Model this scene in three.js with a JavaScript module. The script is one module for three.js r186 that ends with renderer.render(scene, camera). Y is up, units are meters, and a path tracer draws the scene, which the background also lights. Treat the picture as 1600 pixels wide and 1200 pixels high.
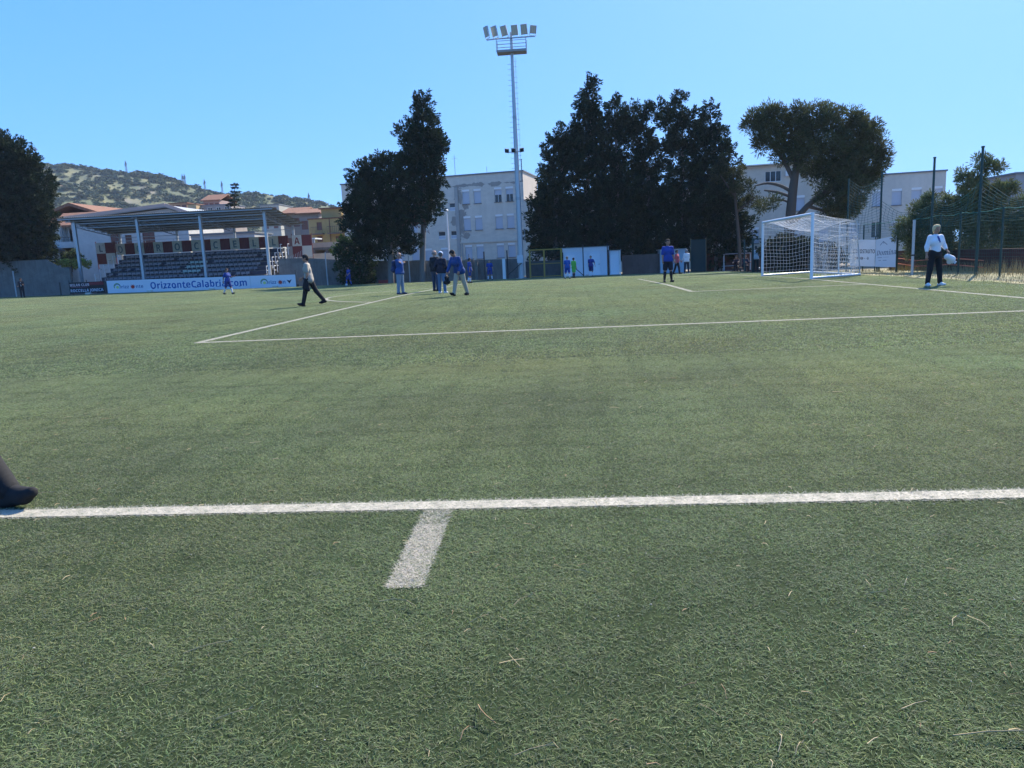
import * as THREE from 'three';
import { mergeGeometries, mergeVertices, toCreasedNormals } from 'three/addons/utils/BufferGeometryUtils.js';
import { ImprovedNoise } from 'three/addons/math/ImprovedNoise.js';

// ---------------------------------------------------------------- camera, sky, sun, exposure
// x runs along the touchline towards the near goal line (x = 0), -z runs across the pitch, y is up
const scene = new THREE.Scene();
const camera = new THREE.PerspectiveCamera(54.95, 4 / 3, 0.05, 4000);
camera.position.set(-9.525, 1.276, 3.733);
{
  const yaw = -0.0797, pitch = 0.1663, roll = 0.0460;
  const F = new THREE.Vector3(Math.sin(yaw) * Math.cos(pitch), -Math.sin(pitch), -Math.cos(yaw) * Math.cos(pitch));
  camera.up.set(0, 1, 0);
  camera.lookAt(camera.position.clone().add(F));
  camera.rotateZ(-roll);
}
const SUN = new THREE.Vector3(0.377, 0.656, -0.656).normalize();
{
  const W = 512, H = 256, d = new Float32Array(W * H * 4), v = new THREE.Vector3();
  for (let j = 0; j < H; j++) for (let i = 0; i < W; i++) {
    const e = ((j + 0.5) / H - 0.5) * Math.PI, a = ((i + 0.5) / W - 0.5) * 2 * Math.PI;
    v.set(Math.cos(e) * Math.cos(a), Math.sin(e), Math.cos(e) * Math.sin(a));
    const g = Math.acos(Math.min(1, v.dot(SUN))), s = Math.max(0, Math.sin(e));
    const t = Math.pow(s, 0.6), glow = 0.45 * Math.exp(-g / 0.20) + 0.17 * Math.exp(-g / 0.75);
    const k = (j * W + i) * 4;
    d[k] = 0.170 - 0.38 * t + 0.24 * t * t + glow * 0.85;
    d[k + 1] = 0.40 - 0.54 * t + 0.27 * t * t + glow * 0.9;
    d[k + 2] = 0.74 - 0.41 * t + 0.08 * t * t + glow * 0.85;
    d[k] = Math.max(0.03, d[k]);
    d[k + 3] = 1;
  }
  const sky = new THREE.DataTexture(d, W, H, THREE.RGBAFormat, THREE.FloatType);
  sky.mapping = THREE.EquirectangularReflectionMapping; sky.magFilter = THREE.LinearFilter; sky.minFilter = THREE.LinearFilter;
  sky.colorSpace = THREE.LinearSRGBColorSpace; sky.needsUpdate = true;
  scene.background = sky; scene.environment = sky;
}
const sun = new THREE.DirectionalLight(new THREE.Color(1.0, 0.91, 0.75), 4.2);
sun.position.copy(SUN).multiplyScalar(200); sun.target.position.set(-10, 0, -30);
sun.position.add(sun.target.position);
sun.castShadow = true; sun.shadow.mapSize.set(4096, 4096);
Object.assign(sun.shadow.camera, { left: -90, right: 90, top: 70, bottom: -70, near: 1, far: 500 });
scene.add(sun, sun.target);
const renderer = new THREE.WebGLRenderer({ antialias: true });
renderer.toneMapping = THREE.LinearToneMapping; renderer.toneMappingExposure = 2.25;
renderer.shadowMap.enabled = true; renderer.shadowMap.type = THREE.PCFSoftShadowMap;
renderer.setSize(1024, 768);

// ---------------------------------------------------------------- helpers
let seed = 12345;
function rnd() { seed |= 0; seed = seed + 0x6D2B79F5 | 0; let t = Math.imul(seed ^ seed >>> 15, 1 | seed); t = t + Math.imul(t ^ t >>> 7, 61 | t) ^ t; return ((t ^ t >>> 14) >>> 0) / 4294967296; }
const rr = (a, b) => a + (b - a) * rnd();
const gauss = () => (rnd() + rnd() + rnd() + rnd() - 2) * 1.0;
const noise = new ImprovedNoise();
const fbm = (x, y, z, o = 4) => { let s = 0, a = 0.5; for (let i = 0; i < o; i++) { s += a * noise.noise(x, y, z); x *= 2.03; y *= 2.03; z *= 2.03; a *= 0.5; } return s; };
const clamp = (x, a = 0, b = 1) => Math.min(b, Math.max(a, x));
const sstep = (a, b, x) => { const t = clamp((x - a) / (b - a)); return t * t * (3 - 2 * t); };
// the pitch falls away gently towards its far right corner
const groundY = (x, z) => { const v = -z, s = clamp((x + 60) / 58, 0, 1.1) * 0.46, t = (v - 26) / 36; return t > 0 ? -s * Math.pow(Math.min(t, 1.15), 1.25) : 0; };
const names = {};
function numbered(n) { const k = names[n] = (names[n] || 0) + 1; return k === 1 ? n : n + '_' + String(k - 1).padStart(3, '0'); }
const lin = (r, g, b) => new THREE.Color().setRGB(r, g, b);
function mat(color, o = {}) {
  const { physical, ...rest } = o;
  const C = (physical || rest.transmission || rest.clearcoat || rest.sheen) ? THREE.MeshPhysicalMaterial : THREE.MeshStandardMaterial;
  const m = new C({ roughness: 0.85, ...rest });
  if (color) m.color.copy(Array.isArray(color) ? lin(...color) : new THREE.Color(color));
  return m;
}
function thing(name, label, category, pos = [0, 0, 0], turn = 0, group) {
  const o = new THREE.Group(); o.name = numbered(name); scene.add(o);
  o.position.set(...pos); o.rotation.y = turn; o.userData = { label, category };
  if (group) o.userData.group = group;
  return o;
}
function mesh(name, geo, m, parent) {
  const o = new THREE.Mesh(Array.isArray(geo) ? join(geo) : geo, m);
  o.castShadow = o.receiveShadow = true;
  if (!parent || parent === scene) { o.name = numbered(name); scene.add(o); } else { o.name = name; parent.add(o); }
  return o;
}
function tag(o, label, category, group) { o.userData = { label, category }; if (group) o.userData.group = group; return o; }
function struct(o, label) { o.userData.kind = 'structure'; if (label) o.userData.label = label; return o; }
function stuff(o, label, category) { o.userData.kind = 'stuff'; if (label) o.userData.label = label; if (category) o.userData.category = category; return o; }
function join(list) {
  const gs = list.map((g) => { g = g.index ? g.toNonIndexed() : g; for (const k of Object.keys(g.attributes)) if (!['position', 'normal', 'uv', 'color'].includes(k)) g.deleteAttribute(k); return g; });
  const hasC = gs.some((g) => g.attributes.color), hasU = gs.every((g) => g.attributes.uv);
  for (const g of gs) {
    if (!hasU) g.deleteAttribute('uv');
    if (hasC && !g.attributes.color) g.setAttribute('color', new THREE.BufferAttribute(new Float32Array(g.attributes.position.count * 3).fill(1), 3));
    if (!g.attributes.normal) g.computeVertexNormals();
  }
  return gs.length === 1 ? gs[0] : mergeGeometries(gs);
}
// box by centre and size; box by corners
function bx(cx, cy, cz, w, h, d) { const g = new THREE.BoxGeometry(w, h, d); uvMetres(g, w, h, d); g.translate(cx, cy, cz); return g; }
function bc(x0, x1, y0, y1, z0, z1) { return bx((x0 + x1) / 2, (y0 + y1) / 2, (z0 + z1) / 2, Math.abs(x1 - x0), Math.abs(y1 - y0), Math.abs(z1 - z0)); }
function uvMetres(g, w, h, d) {
  const uv = g.attributes.uv, s = [[d, h], [d, h], [w, d], [w, d], [w, h], [w, h]];
  for (let f = 0; f < 6; f++) for (let k = 0; k < 4; k++) uv.setXY(f * 4 + k, uv.getX(f * 4 + k) * s[f][0], uv.getY(f * 4 + k) * s[f][1]);
}
const V = (x, y, z) => new THREE.Vector3(x, y, z);
const UPV = V(0, 1, 0);
function bar(a, b, r, r2 = r, seg = 8) {           // round bar from a to b
  a = V(...a); b = V(...b); const d = b.clone().sub(a), L = d.length();
  const g = new THREE.CylinderGeometry(r2, r, L, seg, 1); g.translate(0, L / 2, 0);
  g.applyQuaternion(new THREE.Quaternion().setFromUnitVectors(UPV, d.normalize())); g.translate(a.x, a.y, a.z); return g;
}
function beam(a, b, w, h) {                        // square bar from a to b
  a = V(...a); b = V(...b); const d = b.clone().sub(a), L = d.length(); d.normalize();
  const g = new THREE.BoxGeometry(w, h, L); uvMetres(g, w, h, L); g.translate(0, 0, L / 2);
  const m = new THREE.Matrix4().lookAt(d, V(0, 0, 0), Math.abs(d.y) > 0.99 ? V(1, 0, 0) : UPV); g.applyMatrix4(m); g.translate(a.x, a.y, a.z); return g;
}
function tube(pts, r, seg = 6, n) { return new THREE.TubeGeometry(new THREE.CatmullRomCurve3(pts.map((p) => V(...p))), n || pts.length * 3, r, seg); }
// tapering tube through points [x, y, z, r]
function limb(pts, seg = 7) {
  const c = new THREE.CatmullRomCurve3(pts.map((p) => V(p[0], p[1], p[2]))), n = (pts.length - 1) * 3;
  const pos = [], idx = [], fr = c.computeFrenetFrames(n, false);
  for (let i = 0; i <= n; i++) {
    const t = i / n, P = c.getPoint(t), k = Math.min(pts.length - 2, Math.floor(t * (pts.length - 1))), f = t * (pts.length - 1) - k, r = pts[k][3] * (1 - f) + pts[k + 1][3] * f;
    for (let s = 0; s < seg; s++) { const a = s / seg * 2 * Math.PI, N = fr.normals[i], B = fr.binormals[i]; pos.push(P.x + r * (N.x * Math.cos(a) + B.x * Math.sin(a)), P.y + r * (N.y * Math.cos(a) + B.y * Math.sin(a)), P.z + r * (N.z * Math.cos(a) + B.z * Math.sin(a))); }
  }
  for (let i = 0; i < n; i++) for (let s = 0; s < seg; s++) { const a = i * seg + s, b = i * seg + (s + 1) % seg, c2 = a + seg, d = b + seg; idx.push(a, b, c2, b, d, c2); }
  const g = new THREE.BufferGeometry(); g.setAttribute('position', new THREE.Float32BufferAttribute(pos, 3)); g.setIndex(idx); g.computeVertexNormals(); return g;
}
// grainy texture: f(u, v) in 0..1 gives [r, g, b] as linear albedo
function tex(n, f, o = {}) {
  const d = new Uint8Array(n * n * 4), s = (x) => Math.round(255 * clamp(x <= 0.0031308 ? x * 12.92 : 1.055 * Math.pow(x, 1 / 2.4) - 0.055));
  for (let j = 0; j < n; j++) for (let i = 0; i < n; i++) { const c = f(i / n, j / n), k = (j * n + i) * 4; d[k] = s(c[0]); d[k + 1] = s(c[1]); d[k + 2] = s(c[2]); d[k + 3] = 255; }
  const t = new THREE.DataTexture(d, n, n); t.colorSpace = THREE.SRGBColorSpace; t.wrapS = t.wrapT = THREE.RepeatWrapping; t.magFilter = THREE.LinearFilter; t.needsUpdate = true;
  if (o.repeat) t.repeat.set(...o.repeat); return t;
}
// noise that tiles over the unit square
const tn = (u, v, f, z = 0, o = 4) => { const a = 2 * Math.PI; return fbm(Math.cos(u * a) * f / a + 11, Math.sin(u * a) * f / a + z, Math.cos(v * a) * f / a + 7 + Math.sin(v * a) * f / a * 1.31, o); };
// ---------------------------------------------------------------- ground and turf
function sheet(x0, x1, z0, z1, nx, nz, dy, m, name, label) {
  const g = new THREE.PlaneGeometry(1, 1, nx, nz), p = g.attributes.position, uv = g.attributes.uv;
  for (let i = 0; i < p.count; i++) { const x = x0 + (p.getX(i) + 0.5) * (x1 - x0), z = z0 + (0.5 - p.getY(i)) * (z1 - z0); p.setXYZ(i, x, groundY(x, z) + dy, z); uv.setXY(i, x, z); }
  g.computeVertexNormals();
  if (g.attributes.normal.getY(0) < 0) { const ix = g.index; for (let i = 0; i < ix.count; i += 3) { const a = ix.getX(i); ix.setX(i, ix.getX(i + 1)); ix.setX(i + 1, a); } g.computeVertexNormals(); }
  return struct(mesh(name, g, m), label);
}
const earthTex = tex(512, (u, v) => { const a = tn(u, v, 9), b = tn(u, v, 60, 3, 3); const k = 1 + 0.5 * a + 0.5 * b; return [0.20 * k, 0.165 * k, 0.11 * k]; }, { repeat: [0.2, 0.2] });
sheet(-760, 700, 120, -980, 60, 60, -0.62, mat(null, { map: earthTex, roughness: 1 }), 'ground', 'bare earth ground around the pitch and the town');
const crumbTex = tex(512, (u, v) => { const a = rnd(), b = tn(u, v, 12); const k = 0.7 + 0.6 * a + 0.5 * b; return [0.026 * k, 0.040 * k, 0.016 * k]; }, { repeat: [1, 1] });
sheet(-76, 2.9, 9, -61.4, 60, 60, 0, mat(null, { map: crumbTex, roughness: 1, physical: true, specularIntensity: 0.3 }), 'turf_ground', 'backing and dark infill of the green artificial turf pitch');

// one turf patch: many short bent blades, each its own tint; copies cover the pitch
function bladePatch(w, d, count, hMin, hMax, bw, pick, over = 0, disc = 0) {
  const pos = [], col = [], nor = [];
  for (let i = 0; i < count; i++) {
    const q = Math.sqrt(rnd()) * disc, qa = rr(0, 6.283), x = disc ? q * Math.cos(qa) : rr(-w / 2 - over, w / 2 + over), z = disc ? q * Math.sin(qa) : rr(-d / 2 - over, d / 2 + over), a = rr(0, 6.283), h = rr(hMin, hMax), lean = rr(1.2, 4.2) * h, la = rr(0, 6.283), wd = bw * rr(0.7, 1.3) / 2;
    const ca = Math.cos(a) * wd, sa = Math.sin(a) * wd, lx = Math.cos(la) * lean, lz = Math.sin(la) * lean;
    const p0 = [x - ca, 0, z - sa], p1 = [x + ca, 0, z + sa], m0 = [x - ca + lx * 0.35, h * 0.65, z - sa + lz * 0.35], m1 = [x + ca + lx * 0.35, h * 0.65, z + sa + lz * 0.35], t = [x + lx, h, z + lz];
    const c = pick();
    for (const q of [p0, p1, m1, p0, m1, m0, m0, m1, t]) { pos.push(...q); col.push(...c); }
  }
  const g = new THREE.BufferGeometry(); g.setAttribute('position', new THREE.Float32BufferAttribute(pos, 3)); g.setAttribute('color', new THREE.Float32BufferAttribute(col, 3)); g.computeVertexNormals(); return g;
}
const greenBlade = () => { const k = 0.52 + 1.4 * Math.pow(rnd(), 1.3), t = rnd(); return t < 0.5 ? [0.180 * k, 0.245 * k, 0.088 * k] : t < 0.78 ? [0.235 * k, 0.262 * k, 0.092 * k] : t < 0.97 ? [0.085 * k, 0.14 * k, 0.06 * k] : [0.33 * k, 0.31 * k, 0.17 * k]; };
const whiteBlade = () => { const k = rr(0.75, 1.05); return rnd() < 0.82 ? [0.60 * k, 0.56 * k, 0.46 * k] : [0.14 * k, 0.19 * k, 0.11 * k]; };
const bladeMat = mat([1, 1, 1], { vertexColors: true, roughness: 0.93, specularIntensity: 0.7, side: THREE.DoubleSide, transmission: 0.58, thickness: 0 });
const whiteMat = mat([1, 1, 1], { vertexColors: true, roughness: 0.93, side: THREE.DoubleSide, transmission: 0.4, thickness: 0 });
{
  const S = 0.5, camX = camera.position.x, camZ = camera.position.z;
  const near = [], far = [];
  // patches where the photograph can see the pitch, with a margin to either side
  for (let x = -76; x < 3.4; x += S) for (let z = 4; z > -61.2; z -= S) {
    const cx = x + S / 2, cz = z - S / 2, dz = camZ - cz, dx = cx - camX + 0.08 * dz;
    if (dz < 0.6 || Math.abs(dx) > dz * 0.86 + 2.2 || cx > 2.75 + 0.35 * fbm(cx * 0.7, cz * 0.7, 5, 2)) continue;
    (dz < 9 ? near : far).push([cx, cz]);
  }
  const kinds = [[near, 4, 6200, 0.004, 0.0105, 0.0021], [far, 4, 950, 0.005, 0.011, 0.0062]];
  let count = 0;
  for (const [list, nv, blades, h0, h1, bw] of kinds) for (let k = 0; k < nv; k++) {
    const mine = list.filter((_, i) => (i * 7 + (i / 13 | 0)) % nv === k), g = bladePatch(S, S, blades, h0, h1, bw, greenBlade, 0, 0.47);
    const im = new THREE.InstancedMesh(g, bladeMat, mine.length), M = new THREE.Matrix4(), c = new THREE.Color();
    mine.forEach(([x, z], i) => {
      const turn = rnd() * 6.283, jx = rr(-0.08, 0.08), jz = rr(-0.08, 0.08), n1 = fbm(x * 0.35, z * 0.35, 3.3, 3), n2 = fbm(x * 1.1, z * 1.1, 8.1, 2);
      M.makeRotationY(turn); M.setPosition(x + jx, groundY(x, z), z + jz); im.setMatrixAt(i, M);
      const b = 1 + 0.50 * n1 + 0.60 * n2 + rr(-0.05, 0.05), yl = 0.25 * fbm(x * 0.5 + 40, z * 0.5, 1.7, 2);
      c.setRGB(b * (1 + yl), b, b * (1 - yl * 0.6)); im.setColorAt(i, c);
    });
    im.name = numbered('turf_blades'); im.castShadow = im.receiveShadow = true; stuff(im, 'short green artificial grass covering the football pitch', 'grass'); scene.add(im); count += mine.length;
  }
  console.log('turf patches', count);
}
// painted lines: a thin white backing with white blades growing from it
function marking(name, label, path, width, wear) {          // path: list of [x, z]
  const o = new THREE.Group(); o.name = numbered(name); scene.add(o); struct(o, label);
  const pos = [], idx = [], places = [];
  for (let i = 0; i < path.length; i++) {
    const a = path[Math.max(0, i - 1)], b = path[Math.min(path.length - 1, i + 1)], L = Math.hypot(b[0] - a[0], b[1] - a[1]), nx = -(b[1] - a[1]) / L * width * 0.45, nz = (b[0] - a[0]) / L * width * 0.45;
    for (const s of [-1, 1]) { const x = path[i][0] + nx * s, z = path[i][1] + nz * s; pos.push(x, groundY(x, z) + 0.007, z); }
    if (i) { const k = i * 2; idx.push(k - 2, k, k - 1, k - 1, k, k + 1); }
  }
  const step = 0.25;
  for (let i = 1; i < path.length; i++) {
    const [x0, z0] = path[i - 1], [x1, z1] = path[i], L = Math.hypot(x1 - x0, z1 - z0), n = Math.max(1, Math.round(L / step));
    for (let k = 0; k < n; k++) { const t = (k + 0.5) / n; places.push([x0 + (x1 - x0) * t, z0 + (z1 - z0) * t, Math.atan2(-(z1 - z0), x1 - x0), L / n / step, (i - 1 + t) / (path.length - 1)]); }
  }
  const g = new THREE.BufferGeometry(); g.setAttribute('position', new THREE.Float32BufferAttribute(pos, 3)); g.setIndex(idx); g.computeVertexNormals();
  if (!wear) mesh('line_backing', g, mat([0.50, 0.455, 0.375], { roughness: 0.9, side: THREE.DoubleSide }), o);
  if (wear) {
    for (const [kk, keep] of [[0, 0.55], [1, 1]]) {
      const mine = places.filter((q) => (q[4] > 0.26 ? 1 : 0) === kk);
      put(mine, bladePatch(step, width, Math.round(2300 * keep), 0.006, 0.010, 0.0028, () => rnd() < (kk ? 0.92 : 0.75) ? [0.66, 0.60, 0.50] : [0.12, 0.15, 0.10], 0.006));
    }
  } else put(places, bladePatch(step, width, 1000, 0.009, 0.012, 0.0030, whiteBlade, 0.010));
  function put(list, geo) {
    if (!list.length) return;
    const im = new THREE.InstancedMesh(geo, whiteMat, list.length), M = new THREE.Matrix4(), S = new THREE.Matrix4();
    list.forEach(([x, z, a, s], i) => { M.makeRotationY(a + (i % 2) * Math.PI); S.makeScale(s, 1, 1); M.multiply(S); M.setPosition(x, groundY(x, z), z); im.setMatrixAt(i, M); });
    im.name = 'line_blades'; im.userData.kind = 'stuff'; im.castShadow = im.receiveShadow = true; o.add(im);
  }
  return o;
}
const seg = (x0, z0, x1, z1, n = 1) => Array.from({ length: n + 1 }, (_, i) => [x0 + (x1 - x0) * i / n, z0 + (z1 - z0) * i / n]);
const PA = 9.672;
marking('touchline', 'white touchline crossing the turf in the foreground', seg(-22, 0, 0, 0, 22), 0.135);
marking('corner_distance_mark', 'short worn white mark at right angles to the near touchline', seg(-10.235, 0.07, -10.215, 0.99, 4), 0.135, true);
marking('penalty_area_line', 'long white side line of the penalty area', seg(-16.5, -PA, 0, -PA, 16), 0.12);
marking('penalty_area_line', 'white front line of the penalty area running away across the pitch', seg(-16.5, -PA, -16.5, -PA - 40.3, 40), 0.12);
marking('penalty_area_line', 'far side line of the penalty area near the shed', seg(-16.5, -PA - 40.3, 0, -PA - 40.3, 16), 0.10);
marking('goal_area_line', 'white side line of the goal area below the goal', seg(-5.5, -PA - 11, 0, -PA - 11, 8), 0.12);
marking('goal_area_line', 'white front line of the goal area beside the referee', seg(-5.5, -PA - 11, -5.5, -PA - 29.3, 18), 0.12);
marking('goal_area_line', 'far side line of the goal area beyond the goal', seg(-5.5, -PA - 29.3, 0, -PA - 29.3, 8), 0.10);
marking('goal_line', 'white goal line running from the goal to the right edge', seg(0, 0, 0, -58, 58), 0.12);
{
  const arc = [], c = [-11, -PA - 20.16], a0 = Math.acos(5.5 / 9.15);
  for (let i = 0; i <= 24; i++) { const a = Math.PI - a0 + 2 * a0 * i / 24; arc.push([c[0] + 9.15 * Math.cos(a), c[1] + 9.15 * Math.sin(a)]); }
  marking('penalty_arc', 'curved white penalty arc on the turf behind the walking man', arc, 0.12);
}
// ---------------------------------------------------------------- surfaces of buildings
const plasterTex = tex(512, (u, v) => { const a = tn(u, v, 5), b = tn(u, v, 22, 5, 3), c = rnd() - 0.5; const k = 0.92 + 0.14 * a + 0.10 * b + 0.05 * c; return [k, k, k * 0.99]; }, { repeat: [0.15, 0.15] });
const concreteTex = tex(512, (u, v) => { const a = tn(u, v, 6), b = tn(u, v, 30, 5, 3), s = tn(u, v * 0.15, 26, 9, 3), c = rnd() - 0.5; const k = 0.15 * (0.95 + 0.40 * a + 0.22 * b + 0.3 * s + 0.08 * c); return [k * 1.06, k, k * 0.90]; }, { repeat: [0.22, 0.22] });
const tileTex = tex(256, (u, v) => { const a = tn(u, v, 9), b = rnd(); const w = 0.75 + 0.25 * Math.sin(u * 2 * Math.PI * 16); const k = w * (0.85 + 0.5 * a + 0.3 * (b - 0.5)); return [0.36 * k, 0.17 * k, 0.10 * k]; }, { repeat: [0.3, 0.3] });
const plaster = (c) => mat(c, { map: plasterTex, roughness: 0.92 });
const M = {
  concrete: mat([1, 1, 1], { map: concreteTex, roughness: 0.95 }),
  tile: mat([1, 1, 1], { map: tileTex, roughness: 0.9 }),
  glass: mat([0.03, 0.035, 0.04], { roughness: 0.08, metalness: 0.0 }),
  shutterGrey: mat([0.50, 0.53, 0.58], { roughness: 0.6 }),
  shutterWhite: mat([0.80, 0.79, 0.76], { roughness: 0.6 }),
  maroon: mat([0.16, 0.035, 0.03], { roughness: 0.7 }),
  brownShutter: mat([0.20, 0.09, 0.07], { roughness: 0.7 }),
  rail: mat([0.10, 0.09, 0.09], { roughness: 0.5, metalness: 0.4 }),
  frameWhite: mat([0.78, 0.77, 0.74], { roughness: 0.5 }),
  zinc: mat([0.34, 0.37, 0.40], { roughness: 0.5, metalness: 0.5 }),
  galva: mat([0.42, 0.45, 0.47], { roughness: 0.45, metalness: 0.6 }),
  darkSteel: mat([0.035, 0.04, 0.042], { roughness: 0.6, metalness: 0.3 }),
  greenSteel: mat([0.02, 0.055, 0.05], { roughness: 0.5, metalness: 0.2 }),
  white: mat([0.80, 0.80, 0.79], { roughness: 0.45 }),
  redPaint: mat([0.15, 0.024, 0.022], { roughness: 0.6 }),
  cream: mat([0.60, 0.56, 0.46], { roughness: 0.8 }),
  yellowPaint: mat([0.34, 0.24, 0.04], { roughness: 0.55 }),
  cap: mat([0.16, 0.18, 0.20], { roughness: 0.7 }),
  wood: mat([0.16, 0.08, 0.045], { roughness: 0.85 }),
};
// a wall with real openings, lying in the xy plane, outer face at z = 0
function facade(x0, x1, y0, y1, holes, th = 0.3) {
  const s = new THREE.Shape([new THREE.Vector2(x0, y0), new THREE.Vector2(x1, y0), new THREE.Vector2(x1, y1), new THREE.Vector2(x0, y1)]);
  for (const [a, b, w, h] of holes) s.holes.push(new THREE.Path([new THREE.Vector2(a, b), new THREE.Vector2(a, b + h), new THREE.Vector2(a + w, b + h), new THREE.Vector2(a + w, b)]));
  const g = new THREE.ExtrudeGeometry(s, { depth: th, bevelEnabled: false }); g.translate(0, 0, -th); return g;
}
// one window in an opening: kind is shutter, half, glass, door or bars
function windowUnit(p, x, y, w, h, kind, o = {}) {
  const zin = -0.14;
  const body = (m, y0, y1, z = zin, name = 'window') => { const b = mesh(name, bx(w / 2, (y1 - y0) / 2, 0, w, y1 - y0, 0.04), m, p); b.position.set(x, y0, z); return b; };
  if (kind === 'shutter') {
    const W = body(o.m || M.shutterGrey, y, y + h);
    if (o.box !== false) mesh('shutter_box', bx(w / 2, h - 0.13, 0.08, w - 0.01, 0.25, 0.12), M.shutterWhite, W);
    mesh('sill', bx(w / 2, -0.03, 0.12, w + 0.12, 0.06, 0.24), M.concrete, W);
    for (let k = 1; k < 9; k++) if (h > 1) mesh('slat', bx(w / 2, (h - 0.3) * k / 9, 0.024, w - 0.02, 0.018, 0.012), o.m || M.shutterGrey, W);
  } else if (kind === 'half') {
    const W = body(M.glass, y, y + h, zin - 0.06); mesh('roller_shutter', bx(w / 2, h * 0.74, 0.06, w, h * 0.5, 0.03), M.shutterGrey, W);
    mesh('shutter_box', bx(w / 2, h - 0.13, 0.14, w - 0.01, 0.25, 0.12), M.shutterWhite, W); mesh('frame', [bx(0.03, h / 2, 0.04, 0.06, h, 0.05), bx(w - 0.03, h / 2, 0.04, 0.06, h, 0.05), bx(w / 2, h * 0.25, 0.04, 0.05, h * 0.5, 0.05)], M.frameWhite, W);
    mesh('sill', bx(w / 2, -0.03, 0.18, w + 0.12, 0.06, 0.24), M.concrete, W);
  } else if (kind === 'glass' || kind === 'split') {
    const W = body(M.glass, y, y + h);
    const f = [bx(0.03, h / 2, 0.03, 0.06, h, 0.05), bx(w - 0.03, h / 2, 0.03, 0.06, h, 0.05), bx(w / 2, 0.03, 0.03, w - 0.12, 0.06, 0.05), bx(w / 2, h - 0.03, 0.03, w - 0.12, 0.06, 0.05)];
    if (kind === 'split') f.push(bx(w / 2, h * 0.42, 0.03, w - 0.12, 0.07, 0.05)); else for (let k = 1; k < (o.n || 2); k++) f.push(bx(w * k / (o.n || 2), h / 2, 0.03, 0.06, h - 0.12, 0.05));
    mesh('frame', f, o.fm || M.frameWhite, W);
    if (kind === 'split') mesh('pane', bx(w / 2, h * 0.2, 0.024, w - 0.12, h * 0.36, 0.012), M.shutterGrey, W);
  } else if (kind === 'door') { const W = body(o.m || M.brownShutter, y, y + h, zin, 'door'); mesh('frame', [bx(0.03, h / 2, 0.03, 0.06, h, 0.05), bx(w - 0.03, h / 2, 0.03, 0.06, h, 0.05)], M.frameWhite, W); }
  else if (kind === 'dark') { const W = body(o.m || M.brownShutter, y, y + h); mesh('rail', bx(w / 2, h / 2, 0.03, 0.05, h, 0.02), M.rail, W); }
}
// a flat-roofed block: facade with openings, sides, back, roof slab and parapet cap
function block(p, x0, x1, y0, y1, d, m, wins, o = {}) {
  const holes = wins.map(([x, y, w, h]) => [x, y, w, h]);
  mesh('wall', facade(x0, x1, y0, y1, holes), m, p);
  mesh('side_wall', bc(x0, x0 + 0.3, y0, y1, -d, -0.3), o.side || m, p);
  mesh('side_wall', bc(x1 - 0.3, x1, y0, y1, -d, -0.3), o.side || m, p);
  mesh('rear_wall', bc(x0 + 0.3, x1 - 0.3, y0, y1, -d, -d + 0.3), m, p);
  if (o.roof !== false) mesh('roof', bc(x0 + 0.3, x1 - 0.3, y1 - 0.5, y1 - 0.25, -d + 0.3, -0.3), M.concrete, p);
  if (o.cap !== false) mesh('parapet_cap', [bc(x0 - 0.12, x1 + 0.12, y1, y1 + 0.16, -0.42, 0.12), bc(x0 - 0.12, x0 + 0.42, y1, y1 + 0.16, -d - 0.12, -0.42), bc(x1 - 0.42, x1 + 0.12, y1, y1 + 0.16, -d - 0.12, -0.42), bc(x0 + 0.42, x1 - 0.42, y1, y1 + 0.16, -d - 0.12, -d + 0.42)], o.capM || M.cap, p);
  for (const [x, y, w, h, k, oo] of wins) windowUnit(p, x, y, w, h, k, oo);
}
function gableRoof(w, d, rise, over, th, m) {               // ridge along x, centred at x 0..w, z -d..0
  const s = new THREE.Shape(), a = -over, b = d + over, k = rise / (d / 2);
  s.moveTo(a, -over * k); s.lineTo(d / 2, rise); s.lineTo(b, -over * k); s.lineTo(b, -over * k + th); s.lineTo(d / 2, rise + th); s.lineTo(a, -over * k + th); s.closePath();
  const g = new THREE.ExtrudeGeometry(s, { depth: w + 2 * over, bevelEnabled: false }); g.rotateY(Math.PI / 2); g.translate(-over, 0, 0); return g;
}

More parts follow.
